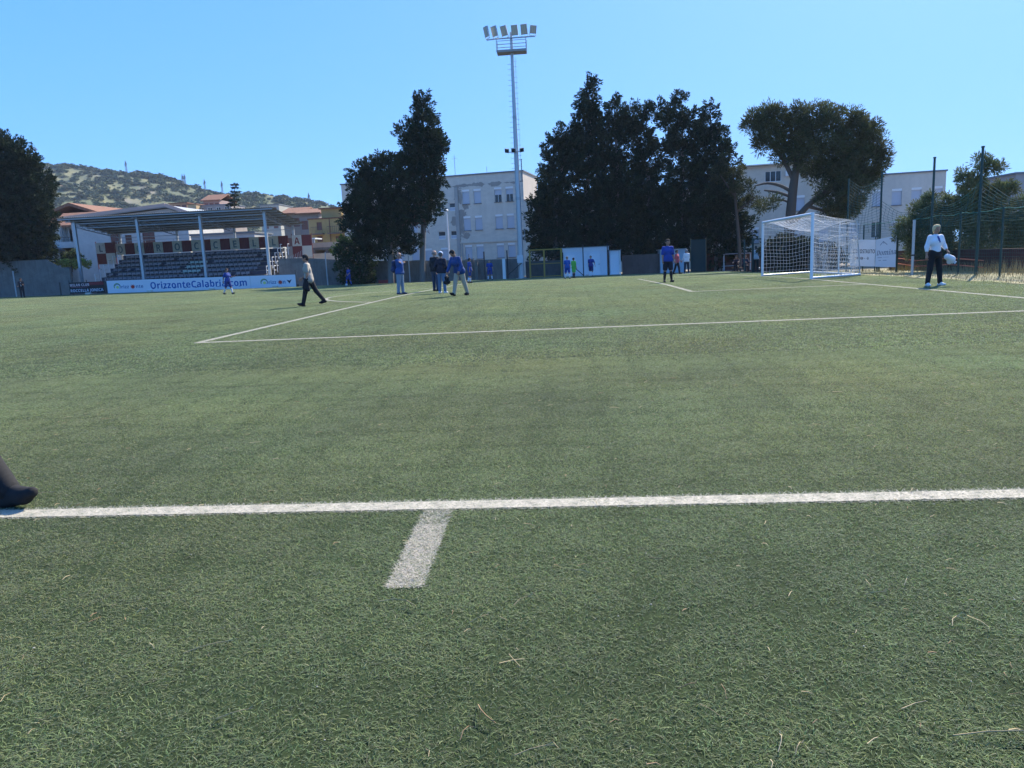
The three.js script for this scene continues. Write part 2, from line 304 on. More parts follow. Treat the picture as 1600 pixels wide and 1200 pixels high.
// ---------------------------------------------------------------- the school
{
  const t = thing('school_building', 'long pale three storey school building with closed roller shutters behind the trees', 'building', [-14.5, 0, -90], -10 * Math.PI / 180);
  // plaster has come off in grey patches beside the pillar and below the eaves
  const patch = (x, y) => {
    let k = 0; const n = fbm(x * 0.9, y * 0.9, 2.2, 4), n2 = fbm(x * 3.1, y * 3.1, 5.2, 3);
    for (const [cx, cy, rx, ry] of [[-8.35, 9.4, 0.7, 1.6], [-8.3, 7.2, 1.1, 1.2], [-7.6, 8.2, 0.9, 0.6], [-8.5, 5.2, 0.8, 1.3], [-7.6, 4.6, 0.5, 0.5], [-9.2, 6.6, 0.4, 0.8]]) k = Math.max(k, 1.15 - Math.hypot((x - cx) / rx, (y - cy) / ry) + n * 1.1 + n2 * 0.5);
    k = Math.max(k, 0.42 - Math.abs(y - 10.75) / 0.45 + n * 1.5 + (x > -9.5 ? 0.25 : -0.6));
    return sstep(0.35, 0.5, k);
  };
  const T = tex(1024, (u, v) => { const x = -25.5 + u * 26, y = -1 + v * 13.4, q = patch(x, y), n = tn(u, v, 30, 2, 4), f = rnd() - 0.5, s = fbm(x * 2.2, y * 0.25, 9, 3); const k = 0.95 + 0.16 * n + 0.05 * f + 0.10 * s; return [(0.66 * (1 - q) + 0.34 * q) * k, (0.59 * (1 - q) + 0.31 * q) * k, (0.49 * (1 - q) + 0.27 * q) * k]; });
  T.repeat.set(1 / 26, 1 / 13.4); T.offset.set(25.5 / 26, 1 / 13.4);
  const mA = mat([1, 1, 1], { map: T, roughness: 0.95 }), mB = plaster([0.66, 0.60, 0.51]), mS = plaster([0.60, 0.52, 0.44]);
  const wins = [];
  for (const x of [-7.95, -6.43, -3.75, -2.27]) for (const [y, r] of [[8.48, 0], [5.2, 1], [1.62, 2]]) wins.push([x, y, 0.95, 1.78, r === 0 && x > -4 ? 'half' : 'shutter']);
  for (const y of [7.75, 4.28]) for (const x of [-11.45, -9.75]) wins.push([x, y, 1.0, 1.0, 'split']);
  for (const x of [-23.45, -21.6, -18.9, -17.3, -15.2]) for (const y of [8.75, 5.3, 1.8]) wins.push([x, y, 0.98, 1.72, 'shutter']);
  for (const x of [-13.4, -11.2]) wins.push([x, 1.62, 0.95, 1.6, 'shutter']);
  block(t, -24.5, 0, -0.8, 11.95, 8.2, mA, wins, { side: mS });
  mesh('ledge', bc(-8.5, 0.04, 3.62, 3.8, 0, 0.14), mB, t);
  mesh('pillar', bc(-8.95, -8.5, -0.8, 10.6, 0, 0.10), plaster([0.42, 0.40, 0.37]), t);
  mesh('downpipe', bar([-8.25, 0, 0.14], [-8.25, 3.6, 0.14], 0.05), M.zinc, t);
  mesh('antenna', [bar([-8.9, 11.95, -0.6], [-8.9, 14.6, -0.6], 0.03), bar([-9.3, 14.2, -0.6], [-8.5, 14.2, -0.6], 0.015)], M.zinc, t);
  mesh('antenna', bar([-5.4, 11.95, -3], [-5.4, 13.2, -3], 0.03), M.zinc, t);
  // lower range to the right, then the taller stair block and the right wing
  const w2 = []; for (let x = 1.2; x < 24; x += 2.9) for (const y of [5.0, 1.55]) w2.push([x, y, 0.95, 1.75, 'shutter']);
  block(t, 0.004, 26.0, -0.8, 8.45, 7.5, mB, w2, { cap: false });
  mesh('parapet_cap', bc(0.02, 26, 8.45, 8.57, -0.4, 0.1), M.cap, t);
  const w3 = [[28.3, 8.7, 1.75, 1.2, 'glass', { n: 3 }], [26.6, 1.9, 1.1, 1.8, 'shutter'], [31.6, 5.3, 1.0, 1.7, 'shutter'], [34.2, 5.3, 1.0, 1.7, 'shutter'], [31.6, 1.7, 1.0, 1.7, 'shutter'], [34.2, 1.7, 1.0, 1.7, 'shutter']];
  block(t, 26.004, 36.4, -0.8, 10.35, 9, plaster([0.66, 0.57, 0.46]), w3, { capM: mS });
  mesh('eave', bc(25.7, 36.6, 10.56, 10.68, -9.2, 0.45), mB, t);
  mesh('air_conditioner', bc(30.5, 31.3, 9.2, 9.75, 0.02, 0.32), M.shutterWhite, t);
  const w4 = []; for (const x of [37.4, 39.6, 41.6, 43.55, 45.6]) for (const y of [5.3, 1.85]) w4.push([x, y, 1.0, 1.78, y < 2 && x === 39.6 ? 'glass' : 'shutter']);
  block(t, 36.404, 46.9, -0.8, 8.6, 8, plaster([0.67, 0.61, 0.52]), w4);
}
{
  const t = thing('grey_house', 'grey house end showing at the right edge behind the small pine', 'building', [27.65, 3.37, -62.00], 0);
  t.position.y = 0; const top = 6.35;
  block(t, 0, 8, -0.8, top, 6, plaster([0.36, 0.35, 0.35]), [[1.4, top - 2.0, 1.0, 1.2, 'dark'], [3.6, top - 2.0, 1.0, 1.2, 'dark']]);
}

// ---------------------------------------------------------------- houses behind the grandstand
function house(label, x0, x1, yTop, v, d, color, wins, o = {}) {
  const t = thing(o.name || 'house', label, 'house', [x0, 0, -v], o.turn || 0, o.group);
  block(t, 0, x1 - x0, o.y0 ?? -0.8, yTop, d, plaster(color), wins, { cap: !o.gable && o.cap !== false, capM: o.capM });
  if (o.gable) {
    mesh('roof', gableRoof(x1 - x0, d, o.gable, 0.5, 0.22, o.roofM || M.tile), o.roofM || M.tile, t).position.set(0, yTop + 0.02, -d + d);
    t.children[t.children.length - 1].position.z = 0;
  }
  return t;
}
{
  // white house with balcony and brown doors, left of the stand
  const v = 82, x0 = -71.24, x1 = -64.28, y = (py) => 0;
  const t = house('white house with a balcony and brown doors left of the grandstand', x0, x1, 7.68, v, 9, [0.62, 0.60, 0.56],
    [[-69.89 - x0, 5.40, 0.9, 2.0, 'door'], [-69.16 - x0, 5.37, 0.8, 2.0, 'door'], [3.3, 5.40, 0.9, 1.2, 'dark']], { cap: false });
  const by = 5.30;
  mesh('balcony', [bc(-0.2, x1 - x0, by - 0.25, by, 0.004, 1.3), bc(-0.2, x1 - x0, by, by + 0.45, 1.2, 1.3)], plaster([0.62, 0.60, 0.57]), t);
  mesh('balcony_rail', [bc(-0.2, x1 - x0, by + 0.95, by + 1.0, 1.22, 1.27), ...Array.from({ length: 12 }, (_, i) => bx(i * (x1 - x0) / 12, by + 0.7, 1.245, 0.03, 0.5, 0.03))], M.rail, t);
  const ty = 7.68;
  mesh('roof', gableRoof(x1 - x0, 9, 1.6, 0.7, 0.25), M.tile, t).position.set(0, ty + 0.02, 0);
  for (let k = 0; k < 4; k++) mesh('column', bc(-68.92 - x0 - 0.1 + k * 0.02, -68.92 - x0 + 0.1 + k * 0.02, by, ty, 0.9 - k * 0.3, 1.05 - k * 0.3), plaster([0.6, 0.58, 0.55]), t);
}
{
  // big brown timber roof left of the metal roof
  const v = 92, x0 = -77.71, x1 = -70.28;
  const t = house('house under a wide red brown tiled roof behind the white balcony house', x0, x1, 9.74, v, 12, [0.14, 0.08, 0.06], [[1.5, 8.92 - 1.2, 1.2, 1.3, 'dark'], [4.2, 8.92 - 1.2, 1.2, 1.3, 'dark']], { cap: false });
  const s = new THREE.Shape(), w = x1 - x0, yb = 9.74, yt = 11.23;
  s.moveTo(-1, yb); s.lineTo(w * 0.48, yt); s.lineTo(w + 1, yb - 0.2); s.lineTo(w + 1, yb - 0.55); s.lineTo(w * 0.48, yt - 0.4); s.lineTo(-1, yb - 0.35); s.closePath();
  mesh('roof', new THREE.ExtrudeGeometry(s, { depth: 14, bevelEnabled: false }).translate(0, 0.06, -13), M.tile, t);
  mesh('rafter', Array.from({ length: 7 }, (_, i) => bx(-0.4 + i * (w + 0.6) / 6.4, yb - 0.75, 0.5, 0.12, 0.14, 1.0)), M.wood, t);
}
{
  // low pitched metal roof behind the stand
  const v = 80, x0 = -66.69, x1 = -52.67, w = x1 - x0;
  const t = thing('workshop', 'long white house with a low grey metal roof behind the grandstand', 'building', [x0, 0, -v]);
  const yb = 8.35, yt = 9.21, yr = 8.24, wt = -54.78 - x0;
  const wins = [[-62.14 - x0, 5.01, 1.3, 1.7, 'dark'], [-60.36 - x0, 4.93 , 0.8, 1.2, 'dark'], [-58.27 - x0, 4.83, 1.5, 1.7, 'dark'], [-54.55 - x0, 5.09, 2.0, 0.9, 'glass'], [-52.61 - x0, 5.14, 0.8, 0.7, 'dark']].filter((q) => q[0] + q[2] < w - 0.2);
  block(t, 0, w, -0.8, Math.min(yb, yr) - 0.3, 9, plaster([0.62, 0.60, 0.57]), wins, { cap: false });
  const s = new THREE.Shape(); s.moveTo(0, Math.min(yb, yr) - 0.3); s.lineTo(w, yr - 0.3); s.lineTo(wt, yt - 0.35); s.lineTo(0, yb - 0.3); s.closePath();
  mesh('gable_wall', new THREE.ExtrudeGeometry(s, { depth: 0.3, bevelEnabled: false }).translate(0, 0, -0.31), plaster([0.58, 0.57, 0.56]), t);
  const r = new THREE.Shape(); r.moveTo(-0.6, yb - 0.05); r.lineTo(wt, yt); r.lineTo(w + 0.6, yr - 0.08); r.lineTo(w + 0.6, yr - 0.30); r.lineTo(wt, yt - 0.25); r.lineTo(-0.6, yb - 0.28); r.closePath();
  mesh('roof', new THREE.ExtrudeGeometry(r, { depth: 13, bevelEnabled: false }).translate(0, 0.02, -12.4), mat([0.40, 0.41, 0.42], { roughness: 0.5, metalness: 0.3 }), t);
  mesh('fascia', [beam([-0.6, yb - 0.02, 0.62], [wt, yt + 0.03, 0.62], 0.05, 0.36), beam([wt, yt + 0.03, 0.625], [w + 0.6, yr - 0.05, 0.625], 0.05, 0.36)], mat([0.62, 0.42, 0.34], { roughness: 0.7 }), t);
}
{
  // pale blue-white lean-to and low outbuildings seen under the stand roof
  const x0 = -51.44, x1 = -44.09, yt = 5.53;
  house('low whitewashed outbuilding seen through the open back of the grandstand', x0, x1, yt, 78, 5, [0.42, 0.42, 0.42], [[1.2, yt - 1.5, 0.8, 0.9, 'dark'], [4.8, yt - 1.5, 1.4, 0.9, 'glass'], [7.0, yt - 1.4, 0.8, 0.8, 'dark']], { name: 'outbuilding' });
}
{
  const H = (label, x0, x1, yt, v, d, color, rows, cols, o = {}) => {
    const w = x1 - x0, wins = [], fh = o.fh || 3.0; let first = o.first || 1.9;
    for (let r = 0; r < rows; r++) for (let c = 0; c < cols; c++) wins.push([w * (c + 0.5) / cols - 0.5, yt - first - r * fh, 1.0, 1.3, o.kind || 'dark', { m: o.wm || M.brownShutter }]);
    return house(label, x0, x1, yt, v, d, color, wins, o);
  };
  H('orange house with a flat terracotta roof edge above the grandstand roof', -92.32, -88.43, 16.12, 150, 8, [0.55, 0.30, 0.17], 2, 3, { first: 1.6, capM: M.tile });
  H('narrow ochre house with two dark windows beside the orange house', -87.33, -85.48, 15.58, 148, 7, [0.50, 0.36, 0.20], 2, 1, { first: 2.3, capM: M.tile });
  H('pinkish grey house with a hipped roof left of the monkey puzzle tree', -92.17, -88.38, 17.88, 165, 8, [0.36, 0.26, 0.24], 2, 3, { gable: 1.4 });
  H('low grey house with a pale window left of the monkey puzzle tree', -86.29, -78.97, 15.36, 150, 7, [0.36, 0.31, 0.29], 1, 4, { first: 1.7, kind: 'glass' });
  H('pale flat roofed house above the right end of the grandstand', -72.79, -68.69, 14.81, 150, 8, [0.42, 0.41, 0.36], 2, 2, { first: 1.8 });
  H('greyish house with a tiled roof between the grandstand and the yellow house', -53.54, -50.77, 9.96, 112, 8, [0.34, 0.30, 0.25], 2, 2, { first: 2.0, gable: 1.0 });
  H('shaded house with a covered balcony left of the yellow house', -49.54, -46.58, 9.53, 108, 8, [0.30, 0.27, 0.25], 3, 2, { first: 2.3, gable: 0.8 });
  // yellow house
  {
    const v = 100, x0 = -45.42, x1 = -39.74, w = x1 - x0, yt = 8.12, y2 = 9.61;
    const yw = [0.52, 0.36, 0.15];
    const wins = [[-44.28 - x0, 6.61, 0.75, 1.1, 'dark'], [-44.36 - x0, 5.02, 0.8, 0.8, 'dark'], [-41.69 - x0, 4.89, 0.8, 0.8, 'dark']];
    const t = house('yellow house with a small roof storey, balconies and pink shutters', x0, x1, yt, v, 9, yw, wins, { capM: M.tile });
    const ux0 = -44.12 - x0, ux1 = -41.20 - x0;
    mesh('upper_storey', bc(ux0, ux1, yt + 0.02, y2, -8, -2.0), plaster(yw), t); mesh('upper_roof', bc(ux0 - 0.3, ux1 + 0.3, y2, y2 + 0.18, -8.3, -1.7), M.tile, t);
    for (const [a, b] of [[490, 508], [516, 540]]) {
      const bx0 = -44.82 - x0 + (a - 490) * 0.0885, bx1 = bx0 + (b - a) * 0.0885, by = 6.15;
      mesh('balcony', bc(bx0, bx1, by - 0.15, by, 0.004, 1.0), plaster([0.25, 0.18, 0.15]), t);
      mesh('balcony_rail', [bc(bx0, bx1, by + 0.85, by + 0.9, 0.94, 0.98), ...Array.from({ length: 9 }, (_, i) => bx(bx0 + (bx1 - bx0) * i / 8, by + 0.43, 0.96, 0.03, 0.84, 0.03))], M.rail, t);
    }
    mesh('downpipe', [bar([-42.41 - x0, 4.94, 0.06], [-42.41 - x0, yt, 0.06], 0.05)], M.brownShutter, t);
  }
  {
    // glazed porch and the long terrace edge right of the stand
    const v = 74, x0 = -37.51, x1 = -33.02, yt = 4.00, yb = 2.87;
    const t = thing('terrace', 'low concrete terrace with a pale parapet band right of the grandstand', 'building', [x0, 0, -v]);
    mesh('parapet', bc(0, x1 - x0, yt - 0.5, yt, -0.3, 0), plaster([0.50, 0.40, 0.32]), t);
    mesh('deck', bc(0, x1 - x0, yt - 0.75, yt - 0.5, -6, 0.0), M.concrete, t);
    mesh('back_wall', bc(0, x1 - x0, -0.8, yt - 0.75, -3.2, -3.0), M.concrete, t);
    mesh('low_wall', bc(0, x1 - x0, -0.8, yb, 0.3, 0.5), plaster([0.58, 0.52, 0.42]), t);
    for (let k = 0; k < 4; k++) mesh('pier', bc(k * 1.3, k * 1.3 + 0.25, -0.8, yt - 0.75, -0.3, -0.05), M.concrete, t);
    const p = thing('glazed_porch', 'white framed glazed porch on the terrace beside the grandstand', 'porch', [-38.43, 4.29, -78.00]);
    p.position.y = yt - 0.5;
    const pw = 1.13, ph = 1.06;
    mesh('glazing', bx(pw / 2, ph / 2, -0.05, pw, ph, 0.04), mat([0.25, 0.32, 0.36], { roughness: 0.15 }), p);
    for (let k = 0; k <= 4; k++) mesh('mullion', bx(pw * k / 4, ph / 2, 0, 0.06, ph, 0.06), M.frameWhite, p);
    mesh('roof', bx(pw / 2, ph + 0.06, -1.0, pw + 0.3, 0.12, 2.4), M.shutterWhite, p);
    mesh('sill', bx(pw / 2, ph * 0.45, 0.0, pw, 0.06, 0.05), M.frameWhite, p);
  }
  // far left behind the big tree
  H('low white roofed house at the left edge behind the big dark tree', -73.42, -69.24, 4.70, 74, 7, [0.62, 0.60, 0.57], 1, 2, { first: 2.0, gable: 1.0, roofM: M.zinc });
  {
    const x0 = -74.05;
  }
}
// ---------------------------------------------------------------- the hill behind the town
const ridge = [[-580.23, 113.73, -560.00], [-506.33, 105.75, -560.00], [-454.59, 98.10, -560.00], [-413.64, 91.55, -560.00], [-393.17, 89.01, -560.00], [-367.92, 84.31, -560.00], [-342.65, 80.57, -560.00], [-326.47, 78.75, -560.00], [-311.72, 74.17, -560.00], [-297.10, 68.64, -560.00], [-282.50, 63.12, -560.00], [-271.11, 60.63, -560.00], [-248.44, 59.93, -560.00], [-238.38, 59.89, -560.00], [-223.64, 56.76, -560.00], [-208.94, 53.64, -560.00], [-194.32, 50.06, -560.00], [-174.86, 45.29, -560.00], [-135.97, 37.67, -560.00], [-68.54, 23.99, -560.00], [45.47, 6.85, -560.00]];
function hillY(x, v) {
  let r = ridge[0][1];
  for (let i = 1; i < ridge.length; i++) if (x <= ridge[i][0]) { const a = ridge[i - 1], b = ridge[i], t = clamp((x - a[0]) / (b[0] - a[0])), s = t * t * (3 - 2 * t); r = a[1] + (b[1] - a[1]) * (0.5 * t + 0.5 * s); break; } else r = b0(i);
  function b0(i) { return ridge[i][1]; }
  const t = clamp((v - 175) / 385), back = v > 560 ? Math.cos(clamp((v - 560) / 300) * Math.PI / 2) : 1;
  const f = Math.pow(t, 1.25) * back, g = 4 * t * (1 - t);
  return -0.7 + r * f + g * (16 * fbm(x * 0.012, v * 0.012, 4.4, 4) + 5 * Math.abs(fbm(x * 0.03, v * 0.016, 7.7, 3))) + (t > 0 ? 2.2 * fbm(x * 0.05, v * 0.05, 1.1, 3) * Math.min(1, t * 6) : 0);
}
{
  const nx = 150, nz = 84, x0 = -640, x1 = 160, v0 = 165, v1 = 860, pos = [], col = [], idx = [];
  for (let j = 0; j <= nz; j++) for (let i = 0; i <= nx; i++) {
    const x = x0 + (x1 - x0) * i / nx, v = v0 + (v1 - v0) * Math.pow(j / nz, 1.15), y = hillY(x, v);
    pos.push(x, y, -v);
    const n = fbm(x * 0.02, v * 0.02, 3.0, 4), m = fbm(x * 0.06, v * 0.06, 9.0, 3), dry = sstep(-0.05, 0.25, n + 0.5 * m), rock = sstep(0.22, 0.4, fbm(x * 0.035, v * 0.02, 21, 4));
    const c = [0.10 + 0.13 * dry, 0.115 + 0.10 * dry, 0.06 + 0.045 * dry];
    col.push(c[0] * (1 - rock) + 0.24 * rock, c[1] * (1 - rock) + 0.21 * rock, c[2] * (1 - rock) + 0.17 * rock);
    if (i < nx && j < nz) { const a = j * (nx + 1) + i, b = a + 1, c2 = a + nx + 1, d = c2 + 1; idx.push(a, b, c2, b, d, c2); }
  }
  const g = new THREE.BufferGeometry(); g.setAttribute('position', new THREE.Float32BufferAttribute(pos, 3)); g.setAttribute('color', new THREE.Float32BufferAttribute(col, 3)); g.setIndex(idx); g.computeVertexNormals();
  struct(mesh('hill', g, mat([1, 1, 1], { vertexColors: true, roughness: 1, side: THREE.DoubleSide })), 'scrub covered hillside rising behind the town');
  // scrub
  const clump = (n) => { const p = []; for (let k = 0; k < n; k++) { const a = rr(0, 6.28), e = Math.asin(rr(-0.1, 1)), r = rr(0.7, 1.05), c = V(Math.cos(a) * Math.cos(e) * r, Math.sin(e) * r * 0.8, Math.sin(a) * Math.cos(e) * r); for (let q = 0; q < 3; q++) p.push(c.x + rr(-0.32, 0.32), c.y + rr(-0.32, 0.32), c.z + rr(-0.32, 0.32)); } const g2 = new THREE.BufferGeometry(); g2.setAttribute('position', new THREE.Float32BufferAttribute(p, 3)); g2.computeVertexNormals(); return g2; };
  for (let kind = 0; kind < 2; kind++) {
    const places = [];
    while (places.length < 4200) { const x = rr(-520, 60), v = rr(185, 575), y = hillY(x, v); if (fbm(x * 0.018, v * 0.018, 13 + kind, 3) + rr(-0.25, 0.3) < -0.12) continue; places.push([x, y, -v]); }
    const im = new THREE.InstancedMesh(clump(130), mat([1, 1, 1], { roughness: 1, side: THREE.DoubleSide }), places.length), Mx = new THREE.Matrix4(), c = new THREE.Color();
    places.forEach(([x, y, z], i) => { const s = kind ? rr(1.6, 3.2) : rr(0.8, 1.9), k = rr(0.7, 1.3); Mx.makeRotationY(rr(0, 6)); Mx.scale(V(s * rr(0.9, 1.5), s, s * rr(0.9, 1.5))); Mx.setPosition(x, y, z); im.setMatrixAt(i, Mx); rnd() < 0.65 ? c.setRGB(0.075 * k, 0.098 * k, 0.058 * k) : c.setRGB(0.13 * k, 0.145 * k, 0.07 * k); im.setColorAt(i, c); });
    im.name = numbered('hillside_scrub'); stuff(im, 'olive green scrub and bushes covering the hillside', 'scrub'); scene.add(im);
  }
  // masts along the ridge
  const mastM = mat([0.16, 0.17, 0.19], { roughness: 0.6, metalness: 0.4 });
  const masts = [[-424.01, 105.00, -560.00, 5.86, 'cross', 'topmost mast on the hill, beside the big dark tree'], [-414.60, 92.08, -560.00, 11.24, 'cross', 'mast with a cross head on the ridge right of the big dark tree'], [-343.67, 80.62, -560.00, 7.82, 'plain', 'single mast halfway along the ridge'], [-299.96, 70.22, -560.00, 5.86, 'plain', 'left one of the close pair of masts on the ridge'], [-298.25, 69.65, -560.00, 6.35, 'plain', 'right one of the close pair of masts on the ridge'], [-283.00, 63.15, -560.00, 8.30, 'plain', 'mast on the ridge left of the monkey puzzle tree'], [-269.60, 60.55, -560.00, 8.79, 'plain', 'mast on the ridge just left of the monkey puzzle tree top'], [-202.62, 51.90, -560.00, 5.37, 'plain', 'mast on the low ridge above the yellow house']];
  for (const [x, y, z, h, kind, label] of masts) {
    const yb = hillY(x, -z), t = thing('lattice_mast', label, 'mast', [x, yb, z], 0, 'masts on the ridge'), H = h + y - yb, w = 0.55;
    const legs = []; for (const [a, b] of [[-1, -1], [1, -1], [1, 1], [-1, 1]]) legs.push(bar([a * w, 0, b * w], [a * w * 0.5, H, b * w * 0.5], 0.12, 0.1, 5));
    mesh('leg', legs, mastM, t);
    const br = []; for (let k = 0; k < 7; k++) { const y0 = H * k / 7, y1 = H * (k + 1) / 7; br.push(bar([-w * 0.9, y0, w * 0.8], [w * 0.8, y1, w * 0.7], 0.06, 0.06, 4), bar([w * 0.9, y0, -w * 0.8], [-w * 0.8, y1, -w * 0.7], 0.06, 0.06, 4)); }
    mesh('bracing', br, mastM, t);
    mesh('antenna', kind === 'cross' ? [bar([-2, H - 1.5, 0], [2, H - 1.5, 0], 0.22), bar([0, H - 3, 0], [0, H + 0.5, 0], 0.3), bar([-1.3, H - 2.4, 0], [1.3, H - 0.6, 0], 0.16), bar([1.3, H - 2.4, 0], [-1.3, H - 0.6, 0], 0.16)] : [bar([0, H - 2.5, 0], [0, H + 1.2, 0], 0.3), bar([0.7, H - 2.2, 0], [0.7, H - 0.3, 0], 0.18), bar([-0.7, H - 3.2, 0], [-0.7, H - 1.3, 0], 0.18)], mastM, t);
  }
  // a few houses on the slope
  for (const [x, y, z, w, h, c, label] of [[-242.82, 51.16, -430.00, 8, 4, [0.36, 0.33, 0.29], 'small stone house on the hillside above the metal roof'], [-204.15, 48.66, -470.00, 9, 4.5, [0.42, 0.28, 0.2], 'small orange house on the low ridge right of the monkey puzzle tree'], [-181.86, 43.93, -470.00, 10, 3.5, [0.44, 0.40, 0.35], 'pale house near the end of the low ridge'], [-351.73, 73.56, -480.00, 12, 2.5, [0.42, 0.33, 0.26], 'flat ruined wall on the grassy shoulder of the hill']]) {
    const t = thing('hillside_house', label, 'house', [x - w / 2, hillY(x, -z) - 0.5, z], rr(-0.3, 0.3), 'houses on the hillside');
    block(t, 0, w, -2, h, 6, mat(c, { roughness: 0.9 }), [[w * 0.2, h - 2, 1, 1.2, 'dark'], [w * 0.6, h - 2, 1, 1.2, 'dark']], { capM: M.tile });
  }
}
// ---------------------------------------------------------------- concrete strip, perimeter wall, fence posts
sheet(-76, 6, -61.4, -64.5, 60, 2, -0.012, mat([2.9, 2.8, 2.6], { map: concreteTex, roughness: 0.95 }), 'concrete_path', 'pale concrete strip between the turf and the perimeter wall');
function wallRun(label, pts, v, th, m) {                      // pts: [x, top y]
  const s = new THREE.Shape(); s.moveTo(pts[0][0], -0.9); for (const [x, y] of pts) s.lineTo(x, y); s.lineTo(pts[pts.length - 1][0], -0.9); s.closePath();
  const g = new THREE.ExtrudeGeometry(s, { depth: th, bevelEnabled: false }); g.translate(0, 0, -v - th); return tag(mesh('perimeter_wall', g, m), label, 'wall', 'concrete perimeter walls');
}
wallRun('tall grey concrete wall with a sloping step under the big dark tree', [[-76, 3.4], [-57.83, 3.28], [-56.56, 2.50], [-55.6, 2.44]], 62.6, 0.25, M.concrete);
wallRun('grey concrete wall between the grandstand and the floodlight mast', [[-35.6, 2.35], [-32.9, 2.29], [-28.2, 1.82], [-23.5, 1.62], [-18.9, 1.44], [-13.4, 1.36]], 62.6, 0.22, M.concrete);
wallRun('dark brown wall in the shade right of the white shed', [[-4.52, 1.23], [-0.90, 1.23]], 64, 0.2, mat([0.8, 0.55, 0.5], { map: concreteTex, roughness: 0.95 }));
wallRun('reddish wall behind the dugout', [[3.06, 1.06], [9.64, 0.99]], 66, 0.2, mat([0.75, 0.36, 0.32], { map: concreteTex, roughness: 0.95 }));
const posts = [[-60.83, 2.33, -62.20, 2.3, 'grey', 'leaning grey fence post at the left edge below the big tree'], [-56.16, 1.08, -61.80, 1.15, 'dark', 'short dark fence post left of the dark banner'], [-30.99, 2.66, -62.00, 2.9, 'grey', 'grey fence post against the wall right of the walking man'], [-23.52, 2.04, -62.20, 2.5, 'grey', 'thin post behind the man with the blue backpack'], [-16.72, 2.06, -61.90, 2.5, 'dark', 'dark fence post left of the boy standing at the wall'], [-14.70, 2.08, -62.10, 2.6, 'dark', 'dark fence post left of the floodlight mast'], [-17.48, 1.20, -62.20, 1.8, 'pale', 'pale concrete post behind the boy in blue by the wall'], [-14.99, 1.37, -61.80, 2.0, 'white', 'white post in front of the wall left of the floodlight mast']];
for (const [x, y, z, h, kind, label] of posts) {
  const t = thing('fence_post', label, 'post', [x, y - h, z], 0, 'fence posts along the far wall'), m = { grey: M.galva, dark: M.darkSteel, pale: M.concrete, white: M.shutterWhite }[kind], g0 = groundY(x, z) - 0.05 - (y - h);
  mesh('shaft', kind === 'white' || kind === 'pale' ? bc(-0.13, 0.13, g0, h, -0.13, 0.13) : bar([0, g0, 0], [0, h, 0], 0.055), m, t);
  mesh('cap', kind === 'white' || kind === 'pale' ? bc(-0.16, 0.16, h, h + 0.06, -0.16, 0.16) : bar([0, h, 0], [0, h + 0.04, 0], 0.07), m, t);
}
// slender pales standing along the wall
for (let k = 0; k < 9; k++) { const x = -22.6 + k * 0.62 + rr(-0.15, 0.15), h = rr(1.6, 2.3), z = -62.3 - rr(0, 0.1), g0 = groundY(x, z); tag(mesh('wooden_pale', beam([x, g0 - 0.05, z], [x + rr(-0.08, 0.08), g0 + h, z], rr(0.08, 0.14), 0.04), k % 3 ? M.concrete : mat([0.30, 0.26, 0.22], { roughness: 0.9 })), `${['leftmost', 'second', 'third', 'fourth', 'middle', 'sixth', 'seventh', 'eighth', 'rightmost'][k]} weathered pale, counted from the left, along the wall behind the group of men`, 'pale', 'pales along the wall'); }

